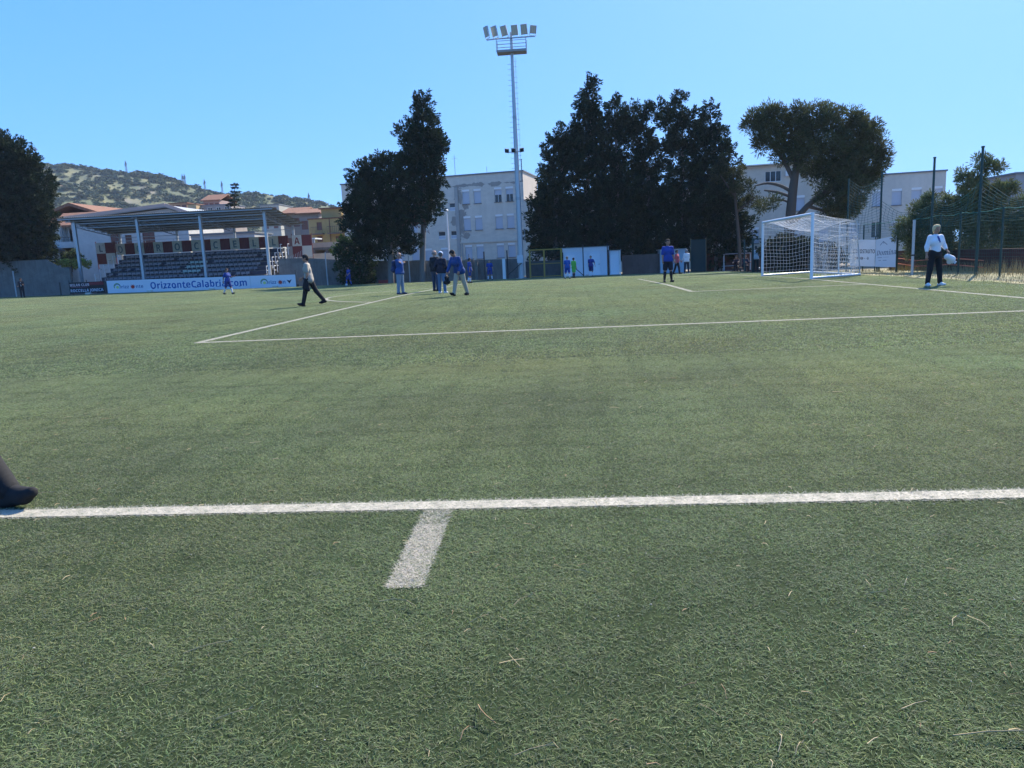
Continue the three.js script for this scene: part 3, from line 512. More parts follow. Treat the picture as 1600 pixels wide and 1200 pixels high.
// ---------------------------------------------------------------- grandstand
{
  const X0 = -55.5, Z0 = -64, t = thing('grandstand', 'covered grandstand with terraced seat rows and a corrugated metal roof', 'grandstand', [X0, 0, Z0]);
  const W = 18.5, px = [0.06, 6.2, 12.3, 18.45];
  const sheetM = mat([0.15, 0.17, 0.18], { roughness: 0.5, metalness: 0.4 });
  for (const x of px) { mesh('front_post', [bc(x - 0.11, x + 0.11, -0.5, 6.75, -0.11, 0.11), bc(x - 0.2, x + 0.2, 0.0, 0.03, -0.2, 0.2)], M.galva, t); mesh('rear_post', bc(x - 0.10, x + 0.10, -0.5, 5.75, -7.1, -6.9), M.galva, t); }
  // lattice girders from the front posts to the rear
  for (const x of px) {
    const top = (s) => 6.72 - s * 0.143, b = [];
    b.push(beam([x, 6.70, 0.7], [x, top(7.3), -7.3], 0.08, 0.08), beam([x, 6.15, -0.1], [x, top(6.9) - 0.4, -6.9], 0.07, 0.07));
    for (let k = 0; k < 9; k++) { const z = -0.2 - k * 0.75; b.push(bar([x, 6.68 - (k * 0.75 + 0.2) * 0.143, z], [x, 6.12 - (k * 0.75 + 0.6) * 0.12, z - 0.37], 0.022, 0.022, 5), bar([x, 6.12 - (k * 0.75 + 0.6) * 0.12, z - 0.37], [x, 6.62 - (k * 0.75 + 0.9) * 0.143, z - 0.75], 0.022, 0.022, 5)); }
    mesh('truss', b, M.zinc, t);
  }
  for (let k = 0; k < 8; k++) mesh('purlin', beam([-1.1, 6.80 - k * 0.143 * 1.06 + 0.06, 0.6 - k * 1.06], [W + 1.0, 6.80 - k * 0.143 * 1.06 + 0.06, 0.6 - k * 1.06], 0.07, 0.11), M.zinc, t);
  mesh('front_beam', [beam([0, 6.45, 0.0], [W, 6.45, 0.0], 0.06, 0.06), beam([0, 6.05, 0.0], [W, 6.05, 0.0], 0.05, 0.05), ...Array.from({ length: 26 }, (_, i) => bar([i * W / 26, i % 2 ? 6.05 : 6.45, 0], [(i + 1) * W / 26, i % 2 ? 6.45 : 6.05, 0], 0.018, 0.018, 4))], M.zinc, t);
  mesh('rear_beam', beam([0, 5.35, -7.0], [W, 5.35, -7.0], 0.06, 0.06), M.zinc, t);
  // corrugated sheets, each its own piece
  const n = 16, sw = (W + 2.2) / n, prof = (w) => { const s = []; const m = 6; for (let i = 0; i <= m * 4; i++) { const u = i / (m * 4), ph = (i % 4); s.push([u * w, ph === 1 || ph === 2 ? 0.05 : 0]); } return s; };
  const sg = (() => { const p = prof(sw - 0.004), pos = [], idx = [], L = 8.35; for (const [x, y] of p) { pos.push(x, y, 0, x, y, -L, x, y - 0.012, 0, x, y - 0.012, -L); } for (let i = 0; i < p.length - 1; i++) { const a = i * 4, b = a + 4; idx.push(a, b, a + 1, b, b + 1, a + 1, a + 2, a + 3, b + 2, b + 2, a + 3, b + 3, a, a + 2, b, b, a + 2, b + 2); } const g = new THREE.BufferGeometry(); g.setAttribute('position', new THREE.Float32BufferAttribute(pos, 3)); g.setIndex(idx); return toCreasedNormals(g, 0.4); })();
  for (let k = 0; k < n; k++) { const s = mesh('roof_sheet', sg, sheetM, t); s.position.set(-1.1 + k * sw, 6.985, 0.78); s.rotation.x = -0.142; }
  // terraces and seats
  const rows = 7, rise = 0.42, run = 0.80, conc = M.concrete, tx0 = 0.9, tx1 = 17.6;
  mesh('base_wall', bc(tx0, tx1, -0.5, 1.0, -0.95, -0.7), mat([0.5, 0.52, 0.55], { map: concreteTex, roughness: 0.95 }), t);
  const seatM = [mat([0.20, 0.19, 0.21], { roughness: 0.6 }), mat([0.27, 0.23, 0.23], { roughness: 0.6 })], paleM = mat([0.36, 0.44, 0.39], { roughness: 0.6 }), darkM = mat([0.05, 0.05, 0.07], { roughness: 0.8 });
  for (let r = 0; r < rows; r++) {
    const y = 0.98 + r * rise, z = -0.95 - r * run;
    mesh('tier', [bc(tx0, tx1, y - 0.42, y, z - run, z), bc(tx0, tx1, -0.5, y - 0.42, z - run, z - run + 0.12)], conc, t);
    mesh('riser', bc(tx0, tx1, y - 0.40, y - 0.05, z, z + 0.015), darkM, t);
    if (r === rows - 1) continue;
    for (const [a, b, m] of [[1.4, 8.6, seatM[r % 2]], [8.9, 10.6, r > 0 && r < 4 ? paleM : seatM[0]], [10.9, 16.6, seatM[(r + 1) % 2]]]) {
      const gs = []; for (let x = a; x < b - 0.2; x += 0.46) { if (rnd() < 0.06) continue; const h = 0.17 + rr(-0.015, 0.015); gs.push(bc(x + 0.02, x + 0.42, y + 0.13, y + h, z - 0.46, z - 0.08), bc(x + 0.03, x + 0.41, y + h, y + h + 0.17, z - 0.47, z - 0.43), bc(x + 0.19, x + 0.25, y, y + 0.13, z - 0.3, z - 0.2)); }
      mesh('seat_row', gs, m, t).userData.kind = 'stuff';
    }
  }
  // gallery wall of red corrugated panels and lettered boards
  const gz = -6.55, yb = 3.62, yh = 1.12;
  const ribbed = (w, h) => { const g = []; const m = Math.round(w / 0.17); for (let i = 0; i < m; i++) g.push(bc(i * w / m, (i + 0.55) * w / m, 0, h, 0, 0.04)); g.push(bc(0, w, 0, h, -0.03, -0.002)); return g; };
  const letter = (ch, fg, bg, seedN) => {
    const c = document.createElement('canvas'); c.width = c.height = 128; const q = c.getContext('2d'); q.fillStyle = bg; q.fillRect(0, 0, 128, 128);
    for (let i = 0; i < 60; i++) { q.fillStyle = `rgba(${90 + rnd() * 60},${85 + rnd() * 50},${60 + rnd() * 40},0.10)`; q.fillRect(rnd() * 128, rnd() * 128, rnd() * 22, rnd() * 30); }
    q.fillStyle = fg; q.font = 'bold 112px sans-serif'; q.textAlign = 'center'; q.textBaseline = 'middle'; q.fillText(ch, 64, 68);
    const tx = new THREE.CanvasTexture(c); tx.colorSpace = THREE.SRGBColorSpace; return mat([0.95, 0.95, 0.95], { map: tx, roughness: 0.8 });
  };
  const board = (x, y, w, h, z, m, name = 'letter_board') => { const b = mesh(name, new THREE.BoxGeometry(w, h, 0.05), m, t); b.position.set(x + w / 2, y + h / 2, z); return b; };
  const chars = ['D', 'O', 'R', 'O', 'C', 'C', 'E', 'L', 'L'];
  let x = -0.25;
  for (let k = 0; k < 9; k++) {
    board(x, yb, 1.0, yh, gz + 0.03, letter(chars[k], k === 1 ? '#6f8f86' : '#5f6f74', '#c4bda6'));
    const p = mesh('red_panel', ribbed(1.02, yh), M.redPaint, t); p.position.set(x + 1.005, yb, gz);
    x += 2.03;
  }
  mesh('gallery_rail', [beam([-0.3, yb + yh + 0.25, gz], [12, yb + yh + 0.25, gz], 0.05, 0.05), ...[0, 3, 6, 9, 12].map((q) => beam([q, yb + yh, gz], [q, yb + yh + 0.25, gz], 0.04, 0.04))], M.galva, t);
  // chequered end boards
  const lx = -2.15, ly = 2.75;
  const end = (bx0, by, ch, fg, zz) => {
    board(bx0, by + 1.08, 0.98, 1.08, zz, letter(ch, fg, '#c9c6ba')); board(bx0 + 0.985, by + 1.08, 0.98, 1.08, zz, M.redPaint, 'red_panel');
    board(bx0, by, 0.98, 1.075, zz, M.redPaint, 'red_panel'); board(bx0 + 0.985, by, 0.98, 1.075, zz, M.cream, 'white_panel');
    mesh('board_frame', [bc(bx0 - 0.05, bx0, -0.5, by + 2.3, zz - 0.1, zz - 0.03), bc(bx0 + 1.97, bx0 + 2.02, -0.5, by + 2.3, zz - 0.1, zz - 0.03)], M.redPaint, t);
  };
  end(lx, ly, 'L', '#54626c', -6.2); end(18.55, 2.55, 'A', '#7c2420', -6.2);
  // stepped white handrails at both ends
  for (const [ox, dir] of [[0.75, 1], [17.75, -1], [18.5, -1]]) {
    const g = [];
    for (let r = 0; r < 6; r++) { const y = 1.0 + r * rise, z = -1.0 - r * run; g.push(bar([ox, y - 0.3, z], [ox, y + 0.75, z], 0.03), bar([ox, y + 0.75, z], [ox, y + 0.75, z - run * 0.55], 0.03), bar([ox, y + 0.35, z], [ox, y + 0.35, z - run * 0.55], 0.022)); }
    mesh('handrail', g, M.white, t);
  }
  const bars = []; for (let k = 0; k < 14; k++) bars.push(bar([18.75 + k * 0.11, -0.4, -2.4 - k * 0.18], [18.75 + k * 0.11, 2.2 + k * 0.08, -2.4 - k * 0.18], 0.018, 0.018, 5));
  mesh('stair_railing', bars, M.galva, t);
}
// advertising banners on the fence in front of the stand
function canvasTex(w, h, draw) { const c = document.createElement('canvas'); c.width = w; c.height = h; draw(c.getContext('2d'), w, h); const t = new THREE.CanvasTexture(c); t.colorSpace = THREE.SRGBColorSpace; return t; }
function cloth(w, h, nx, ny, amp, sd) {                       // slightly slack banner
  const g = new THREE.PlaneGeometry(w, h, nx, ny), p = g.attributes.position;
  for (let i = 0; i < p.count; i++) p.setZ(i, amp * (fbm(p.getX(i) * 0.9 + sd, p.getY(i) * 1.3, sd, 3)) + amp * 0.3 * Math.sin(p.getX(i) * 5.1 + sd));
  const b = g.clone(); b.translate(0, 0, -0.006); g.computeVertexNormals(); b.computeVertexNormals(); return join([g, b]);
}
{
  const orizz = (q, x, y, s) => {                             // the small colourful logo word
    q.lineWidth = 9 * s; q.strokeStyle = '#6f9a55'; q.beginPath(); q.arc(x, y, 34 * s, 2.6, 6.4); q.stroke();
    q.strokeStyle = '#1d5a7d'; q.lineWidth = 6 * s; q.beginPath(); q.arc(x + 4 * s, y + 4 * s, 30 * s, 3.4, 7.0); q.stroke(); q.fillStyle = '#d8e08a'; q.beginPath(); q.arc(x + 4 * s, y + 8 * s, 17 * s, 0, 7); q.fill();
    q.font = `bold ${54 * s}px sans-serif`; q.fillStyle = '#3a6f9c'; q.fillText('rizz', x + 42 * s, y + 24 * s); q.fillStyle = '#c0392b'; q.beginPath(); q.arc(x + 172 * s, y + 8 * s, 19 * s, 0, 7); q.fill();
    q.strokeStyle = '#c0392b'; q.lineWidth = 3 * s; for (let k = 0; k < 10; k++) { q.beginPath(); q.moveTo(x + 172 * s, y + 8 * s); q.lineTo(x + 172 * s + 30 * s * Math.cos(k * 0.63), y + 8 * s + 30 * s * Math.sin(k * 0.63)); q.stroke(); }
  };
  const B1 = canvasTex(2048, 144, (q, w, h) => {
    q.fillStyle = '#dfe3ea'; q.fillRect(0, 0, w, h); q.textBaseline = 'alphabetic';
    orizz(q, 110, 70, 1.0); q.fillStyle = '#3a6f9c'; q.font = 'bold 54px sans-serif'; q.fillText('nte', 312, 94);
    q.fillStyle = '#1f5fa8'; q.font = 'bold 104px sans-serif'; q.save(); q.translate(470, 108); q.scale(0.93, 1); q.fillText('OrizzonteCalabria.com', 0, 0); q.restore();
    q.strokeStyle = '#123f78'; q.lineWidth = 5; for (let k = 0; k < 9; k++) { q.beginPath(); q.arc(500 + k * 118, 84, 26, 0.3, 1.9); q.stroke(); }
    orizz(q, 1710, 74, 1.0); q.font = 'bold 58px sans-serif'; q.fillStyle = '#3a6f9c'; q.fillText('n', 1905, 98); q.fillStyle = '#33283a'; q.beginPath(); q.moveTo(1950, 56); q.lineTo(1980, 100); q.lineTo(2006, 52); q.lineTo(1982, 66); q.closePath(); q.fill();
    q.fillStyle = 'rgba(90,90,90,0.25)'; for (const x of [1560, 1565]) q.fillRect(x, 0, 2, h);
  });
  const x0 = -50.85, x1 = -33.4, w = x1 - x0, t = thing('advertising_banner', 'long white banner with big blue lettering in front of the grandstand', 'banner', [(x0 + x1) / 2, 0.42, -60.6]);
  const sh = cloth(w, 1.12, 90, 6, 0.03, 3); { const p = sh.attributes.position; for (let i = 0; i < p.count; i++) p.setY(i, p.getY(i) - 0.20 * (p.getX(i) / w)); sh.computeVertexNormals(); }
  mesh('sheet', sh, mat([0.92, 0.92, 0.92], { map: B1, roughness: 0.75, side: THREE.DoubleSide }), t);
  mesh('top_rope', tube([[-w / 2, 0.68, -0.03], [0, 0.56, -0.03], [w / 2, 0.48, -0.03]], 0.012, 5), M.darkSteel, t);
  for (let k = 0; k <= 7; k++) mesh('fence_upright', bar([-w / 2 + k * w / 7, -0.75, -0.06], [-w / 2 + k * w / 7, 0.85, -0.06], 0.03), M.darkSteel, t);
  const B2 = canvasTex(512, 160, (q, w2, h) => {
    q.fillStyle = '#0d0d14'; q.fillRect(0, 0, w2, h); q.fillStyle = '#6d1420'; q.fillRect(w2 * 0.57, 4, w2 * 0.42, 44); q.fillStyle = '#8d2430'; for (let k = 0; k < 6; k++) q.fillRect(w2 * 0.62 + k * 26, 16, 18, 9);
    q.fillStyle = '#d9c3c6'; q.font = 'bold 52px sans-serif'; q.save(); q.translate(10, 56); q.scale(0.92, 1); q.fillText('MILAN CLUB', 0, 0); q.restore(); q.fillStyle = '#7a4d5a'; q.fillRect(24, 66, 250, 8);
    q.fillStyle = '#b7c6d6'; q.font = 'bold 56px sans-serif'; q.save(); q.translate(10, 136); q.scale(0.99, 1); q.fillText('ROCCELLA JONICA', 0, 0); q.restore();
  });
  const a0 = -54.46, a1 = -51.15, aw = a1 - a0, u = thing('advertising_banner', 'short dark banner with white lettering left of the long white banner', 'banner', [(a0 + a1) / 2, 0.55, -60.62]);
  mesh('sheet', cloth(aw, 1.02, 20, 5, 0.02, 8), mat([1, 1, 1], { map: B2, roughness: 0.7, side: THREE.DoubleSide }), u);
  for (const k of [0, 0.5, 1]) mesh('fence_upright', bar([-aw / 2 + aw * k, -0.7, -0.06], [-aw / 2 + aw * k, 0.7, -0.06], 0.03), M.darkSteel, u);
  // pale footing blocks below the banners
  for (const [px, lab] of [[-52.67, 'pale footing block under the dark banner'], [-46.87, 'pale footing block under the left part of the long white banner'], [-41.10, 'pale footing block under the middle of the long white banner'], [-35.28, 'pale footing block under the right end of the long white banner']]) tag(mesh('footing_block', bc(px - 0.22, px + 0.22, groundY(px, -60.5) - 0.02, groundY(px, -60.5) + 0.16, -60.7, -60.4), mat([0.6, 0.58, 0.5], { roughness: 0.9 })), lab, 'block', 'footing blocks');
  tag(mesh('barrier_board', bc(-61, -33.2, -0.22, -0.06 + 0.06, -60.78, -60.74), M.darkSteel), 'low dark kick board running under the banners', 'board');
}
// ---------------------------------------------------------------- trees
const bark = mat([0.10, 0.078, 0.06], { roughness: 1 }), barkGrey = mat([0.17, 0.155, 0.14], { roughness: 1 });
function foliage(blobs, o) {
  const pos = [], col = [], d = new THREE.Vector3(), up = V(0, 1, 0), side = new THREE.Vector3(), nn = new THREE.Vector3(), out = new THREE.Vector3(), axis = new THREE.Vector3();
  const leafTri = (c, dir, len, wid, k, tint) => {
    side.set(rr(-1, 1), rr(-1, 1), rr(-1, 1)).cross(dir).normalize().multiplyScalar(wid);
    const mx = c.x + dir.x * len * 0.45, my = c.y + dir.y * len * 0.45, mz = c.z + dir.z * len * 0.45, ex = c.x + dir.x * len, ey = c.y + dir.y * len - len * 0.12, ez = c.z + dir.z * len;
    pos.push(c.x, c.y, c.z, mx + side.x, my + side.y, mz + side.z, ex, ey, ez, c.x, c.y, c.z, ex, ey, ez, mx - side.x, my - side.y, mz - side.z);
    for (let i = 0; i < 6; i++) col.push(o.color[0] * k * tint[0], o.color[1] * k * tint[1], o.color[2] * k * tint[2]);
  };
  for (const [bx0, by0, bz0, r0] of blobs) {
    const r = r0 * (o.grow || (o.mode === 'spray' ? 0.98 : 1.06));
    const jz = rr(-0.45, 0.45) * r, flat = o.mode === 'tier' ? 0.28 : 1, n = Math.max(5, Math.round((o.density || 1) * 5.2 * r * r / (o.clump * o.clump)));
    for (let i = 0; i < n; i++) {
      d.set(gauss(), gauss(), gauss()).normalize();
      const inner = rnd() < 0.28, q = (inner ? rr(0.25, 0.75) : rr(0.78, 1.06)) * r * (1 + 0.6 * fbm(d.x * 1.7 + bx0, d.y * 1.7 + by0, d.z * 1.7 + bz0, 2));
      const cx = bx0 + d.x * q, cy = by0 + d.y * q * flat, cz = bz0 + jz + d.z * q, k0 = rr(0.75, 1.25), tint = [1 + rr(-0.12, 0.18), 1, 1 + rr(-0.15, 0.15)], cr = o.clump * rr(0.65, 1.2); axis.copy(d).addScaledVector(up, rr(0.2, 1.0)).normalize();
      for (let j = 0; j < o.per; j++) {
        out.set(gauss(), gauss(), gauss()).normalize();
        if (o.mode === 'spray') { const ax = axis.x, ay = axis.y, az = axis.z, tt = rr(-0.3, 1.5) * cr, w = cr * 0.5 * (1.15 - clamp(tt / (1.5 * cr))), k = k0 * rr(0.8, 1.2), c = V(cx + ax * tt + out.x * w, cy + ay * tt + out.y * w, cz + az * tt + out.z * w); nn.copy(out).multiplyScalar(0.7).addScaledVector(axis, 0.9).normalize(); leafTri(c, nn, o.leaf * rr(0.7, 1.3), o.leaf * 0.2, k, tint); continue; }
        const c = V(cx + out.x * cr * rr(0.1, 0.8), cy + out.y * cr * rr(0.1, 0.7) * flat, cz + out.z * cr * rr(0.1, 0.8)), k = k0 * rr(0.8, 1.2);
        if (o.mode === 'spray') { nn.copy(out).addScaledVector(d, 0.7).addScaledVector(up, 0.35).normalize(); leafTri(c, nn, o.leaf * rr(0.7, 1.3), o.leaf * 0.24, k, tint); }
        else if (o.mode === 'needle') { nn.copy(out).addScaledVector(d, 0.4).addScaledVector(up, 0.55).normalize(); leafTri(c, nn, o.leaf * rr(0.7, 1.3), o.leaf * 0.13, k, tint); }
        else if (o.mode === 'tier') { nn.set(out.x, 0.15 + out.y * 0.2, out.z).normalize(); leafTri(c, nn, o.leaf * rr(0.7, 1.4), o.leaf * 0.2, k, tint); }
        else { nn.copy(out).addScaledVector(up, 0.2).normalize(); leafTri(c, nn, o.leaf * rr(0.7, 1.3), o.leaf * 0.36, k, tint); }
      }
    }
  }
  const g = new THREE.BufferGeometry(); g.setAttribute('position', new THREE.Float32BufferAttribute(pos, 3)); g.setAttribute('color', new THREE.Float32BufferAttribute(col, 3)); g.computeVertexNormals(); return g;
}
const leafMat = mat([1, 1, 1], { vertexColors: true, roughness: 0.95, specularIntensity: 0.4, side: THREE.DoubleSide, transmission: 0.3, thickness: 0 });
const darkLeafMat = mat([1, 1, 1], { vertexColors: true, roughness: 0.95, specularIntensity: 0.4, side: THREE.DoubleSide, transmission: 0.12, thickness: 0 });
let treeTris = 0;
function plantTree(name, label, trunk, limbs, blobs, o) {
  const b = trunk[0], t = thing(name, label, /bush|shrub|hedge/.test(name) ? 'shrub' : 'tree', [b[0], b[1], b[2]]);
  const rel = (l) => l.map(([x, y, z, r]) => [x - b[0], y - b[1], z - b[2], r]);
  mesh('trunk', limb(rel(trunk), 9), /cypress/.test(name) ? barkGrey : bark, t);
  for (const l of limbs) { const q = rel(l); q.forEach((p, i) => { if (i) p[2] += Math.sin(i * 2.1 + l[0][0]) * 0.6 * i / q.length; }); mesh('limb', limb(q, 7), bark, t); }
  const g = foliage(rel(blobs), o); treeTris += g.attributes.position.count / 3;
  mesh('crown', g, o.mode === 'spray' ? darkLeafMat : leafMat, t);
  return t;
}
plantTree('cypress_tree', 'big dark conifer at the left edge leaning over the concrete wall', [[-61.78, 0.00, -64.60, 0.37], [-61.46, 1.95, -64.60, 0.34], [-61.29, 4.98, -64.60, 0.31], [-61.15, 9.73, -64.60, 0.24], [-61.11, 13.81, -64.60, 0.09]], [[[-61.29, 4.98, -64.60, 0.18], [-59.40, 6.68, -64.60, 0.06]], [[-61.12, 7.96, -64.60, 0.18], [-59.24, 9.63, -64.60, 0.06]], [[-60.99, 6.76, -64.60, 0.18], [-62.62, 8.62, -64.60, 0.06]]], [[-61.13, 14.04, -64.60, 0.66], [-60.98, 12.64, -64.60, 1.44], [-59.80, 12.11, -64.60, 0.96], [-61.95, 10.65, -64.60, 2.05], [-59.72, 10.24, -64.60, 1.45], [-59.22, 8.57, -64.60, 1.09], [-61.76, 7.99, -64.60, 2.55], [-59.51, 6.81, -64.60, 1.46], [-61.61, 4.99, -64.60, 2.45], [-59.95, 4.01, -64.60, 1.35], [-64.02, 9.88, -64.60, 2.43], [-65.06, 5.76, -64.60, 2.76], [-61.63, 2.87, -64.60, 1.35], [-58.46, 6.93, -64.60, 0.55], [-60.44, 2.21, -64.60, 0.98], [-63.85, 3.28, -64.60, 1.73], [-62.65, 13.32, -64.60, 1.20], [-59.20, 5.48, -64.60, 0.79]], { clump: 0.52, per: 56, leaf: 0.26, density: 2.9, mode: 'spray', color: [0.028, 0.046, 0.022] });
plantTree('cypress_tree', 'broad dark conifer left of the pair in front of the wall', [[-24.88, -0.28, -60.60, 0.28], [-24.76, 2.09, -60.60, 0.25], [-24.79, 4.82, -60.60, 0.22], [-24.67, 8.57, -60.60, 0.08]], [[[-24.72, 2.64, -60.60, 0.17], [-26.25, 4.89, -60.60, 0.06]], [[-24.74, 3.19, -60.60, 0.17], [-22.85, 5.27, -60.60, 0.06]], [[-24.73, 4.82, -60.60, 0.14], [-26.92, 7.09, -60.60, 0.06]]], [[-24.77, 9.53, -60.60, 0.87], [-25.75, 9.05, -60.60, 0.77], [-26.83, 8.15, -60.60, 0.88], [-23.86, 8.26, -60.60, 1.31], [-27.46, 7.38, -60.60, 0.66], [-25.54, 6.75, -60.60, 1.54], [-27.01, 5.20, -60.60, 1.22], [-24.54, 5.08, -60.60, 1.55], [-27.99, 4.98, -60.60, 0.56], [-22.79, 6.07, -60.60, 1.10], [-26.34, 3.70, -60.60, 1.11], [-24.22, 3.27, -60.60, 1.11], [-27.02, 9.23, -60.60, 0.44], [-25.28, 2.77, -60.60, 0.50], [-22.88, 3.10, -60.60, 0.67], [-27.71, 6.32, -60.60, 0.55], [-23.10, 9.65, -60.60, 0.65]], { clump: 0.52, per: 56, leaf: 0.26, density: 2.9, mode: 'spray', color: [0.028, 0.046, 0.022] });
plantTree('cypress_tree', 'tall pointed conifer right of the pair, tallest left of the mast', [[-22.26, -0.42, -61.40, 0.25], [-22.10, 1.97, -61.40, 0.24], [-21.74, 5.80, -61.40, 0.22], [-21.42, 10.61, -61.40, 0.16], [-21.25, 14.80, -61.40, 0.04]], [[[-21.83, 5.26, -61.40, 0.14], [-22.90, 6.94, -61.40, 0.06]], [[-21.69, 7.42, -61.40, 0.14], [-20.24, 8.95, -61.40, 0.06]], [[-21.54, 9.56, -61.40, 0.11], [-22.60, 11.21, -61.40, 0.04]]], [[-21.25, 14.90, -61.40, 0.27], [-21.28, 14.38, -61.40, 0.49], [-21.22, 13.55, -61.40, 0.71], [-21.40, 12.62, -61.40, 0.93], [-21.89, 11.80, -61.40, 0.77], [-20.69, 11.63, -61.40, 0.82], [-21.53, 10.62, -61.40, 1.10], [-20.11, 11.07, -61.40, 0.44], [-19.61, 11.04, -61.40, 0.22], [-22.26, 9.70, -61.40, 0.83], [-20.83, 9.41, -61.40, 0.83], [-23.24, 12.41, -61.40, 0.16], [-23.06, 11.87, -61.40, 0.27], [-22.61, 11.05, -61.40, 0.55], [-21.58, 8.22, -61.40, 1.05], [-20.32, 8.64, -61.40, 0.61], [-21.38, 6.86, -61.40, 0.89], [-21.01, 5.76, -61.40, 0.44], [-22.00, 5.27, -61.40, 0.50], [-21.36, 4.69, -61.40, 0.33]], { clump: 0.52, per: 56, leaf: 0.26, density: 2.9, mode: 'spray', color: [0.028, 0.046, 0.022] });
plantTree('dead_bough', 'reddish brown dead bough hanging in front of the tall conifer', [[-21.79, 3.49, -60.90, 0.07], [-21.83, 4.69, -60.90, 0.06], [-21.93, 6.42, -60.90, 0.03]], [], [[-22.00, 6.21, -60.90, 0.50], [-22.23, 5.36, -60.90, 0.50], [-21.83, 4.58, -60.90, 0.39], [-22.50, 4.72, -60.90, 0.28]], { clump: 0.4, per: 22, leaf: 0.22, mode: 'spray', color: [0.13, 0.075, 0.05] });
plantTree('dark_bush', 'big dark bush against the wall left of the pair of conifers', [[-27.97, -0.34, -61.20, 0.23], [-27.85, 1.12, -61.20, 0.17], [-27.86, 2.51, -61.20, 0.06]], [], [[-28.57, 2.93, -61.20, 1.01], [-27.66, 2.11, -61.20, 1.24], [-29.18, 1.85, -61.20, 0.74], [-27.89, 0.67, -61.20, 1.25], [-26.80, 2.74, -61.20, 0.68], [-28.62, 0.25, -61.20, 0.79], [-27.25, -0.03, -61.20, 0.68]], { clump: 0.4, per: 30, leaf: 0.22, mode: 'leaf', color: [0.03, 0.055, 0.02] });
plantTree('cypress_tree', 'leftmost conifer of the clump, spreading towards the mast', [[-10.59, -0.92, -66.50, 0.30], [-10.51, 1.45, -66.50, 0.27], [-10.16, 7.26, -66.50, 0.21], [-8.85, 12.06, -66.50, 0.05]], [[[-10.49, 2.04, -66.50, 0.15], [-9.38, 4.91, -66.50, 0.06]]], [[-8.83, 12.51, -66.50, 0.47], [-9.44, 11.76, -66.50, 0.82], [-10.38, 11.47, -66.50, 0.58], [-8.65, 11.04, -66.50, 1.05], [-9.96, 10.10, -66.50, 1.05], [-8.95, 9.02, -66.50, 1.29], [-10.67, 8.43, -66.50, 0.71], [-11.01, 7.30, -66.50, 0.65], [-10.20, 6.80, -66.50, 1.42], [-11.64, 6.18, -66.50, 0.59], [-12.27, 5.28, -66.50, 0.59], [-11.17, 4.53, -66.50, 1.31], [-12.17, 3.41, -66.50, 0.60], [-10.46, 2.63, -66.50, 1.55], [-9.38, 4.91, -66.50, 1.54], [-11.86, 1.99, -66.50, 0.72], [-9.18, 1.69, -66.50, 1.19]], { clump: 0.52, per: 56, leaf: 0.26, density: 2.9, mode: 'spray', color: [0.028, 0.046, 0.022] });
plantTree('slender_cypress', 'slender columnar cypress, tallest of the clump', [[-7.57, -1.08, -67.50, 0.30], [-7.50, 1.32, -67.50, 0.27], [-7.37, 7.20, -67.50, 0.21], [-6.55, 16.45, -67.50, 0.05]], [[[-7.48, 1.91, -67.50, 0.15], [-7.37, 6.03, -67.50, 0.06]]], [[-6.54, 16.90, -67.50, 0.15], [-6.61, 16.46, -67.50, 0.23], [-6.97, 16.03, -67.50, 0.47], [-7.16, 15.27, -67.50, 0.70], [-7.19, 14.32, -67.50, 0.82], [-7.22, 13.20, -67.50, 0.94], [-7.20, 11.78, -67.50, 1.06], [-7.25, 10.07, -67.50, 1.13], [-7.30, 8.35, -67.50, 1.19], [-7.37, 6.03, -67.50, 1.32], [-7.43, 3.69, -67.50, 1.32], [-7.48, 1.91, -67.50, 1.09]], { clump: 0.52, per: 56, leaf: 0.26, density: 2.9, mode: 'spray', color: [0.028, 0.046, 0.022] });
plantTree('cypress_tree', 'conifer just right of the slender cypress in the clump', [[-5.54, -1.16, -67.00, 0.30], [-5.49, 1.22, -67.00, 0.27], [-4.61, 7.01, -67.00, 0.21], [-4.72, 14.36, -67.00, 0.05]], [[[-5.47, 1.81, -67.00, 0.15], [-4.59, 4.12, -67.00, 0.06]]], [[-4.71, 14.80, -67.00, 0.29], [-4.84, 14.25, -67.00, 0.52], [-4.74, 13.36, -67.00, 0.81], [-5.57, 12.57, -67.00, 0.64], [-4.00, 12.65, -67.00, 0.58], [-5.07, 11.47, -67.00, 1.23], [-5.41, 9.46, -67.00, 1.47], [-4.52, 7.70, -67.00, 1.53], [-5.96, 6.04, -67.00, 1.54], [-4.59, 4.12, -67.00, 1.67], [-5.87, 2.71, -67.00, 1.44], [-4.70, 1.66, -67.00, 0.96]], { clump: 0.52, per: 56, leaf: 0.26, density: 2.9, mode: 'spray', color: [0.028, 0.046, 0.022] });
plantTree('cypress_tree', 'middle conifer of the clump with two tops', [[-2.50, -1.31, -67.60, 0.30], [-2.46, 1.09, -67.60, 0.27], [-1.52, 6.90, -67.60, 0.21], [-3.07, 13.59, -67.60, 0.05]], [[[-2.45, 1.68, -67.60, 0.15], [-2.77, 4.05, -67.60, 0.06]]], [[-3.06, 14.04, -67.60, 0.41], [-2.97, 12.91, -67.60, 0.70], [-2.26, 13.43, -67.60, 0.47], [-1.44, 13.83, -67.60, 0.58], [-0.86, 14.35, -67.60, 0.41], [-2.23, 11.80, -67.60, 1.18], [-1.74, 9.78, -67.60, 1.30], [-2.59, 7.65, -67.60, 1.54], [-1.80, 5.76, -67.60, 1.55], [-2.77, 4.05, -67.60, 1.68], [-1.66, 2.53, -67.60, 1.32], [-2.58, 1.39, -67.60, 1.09]], { clump: 0.52, per: 56, leaf: 0.26, density: 2.9, mode: 'spray', color: [0.035, 0.050, 0.023] });
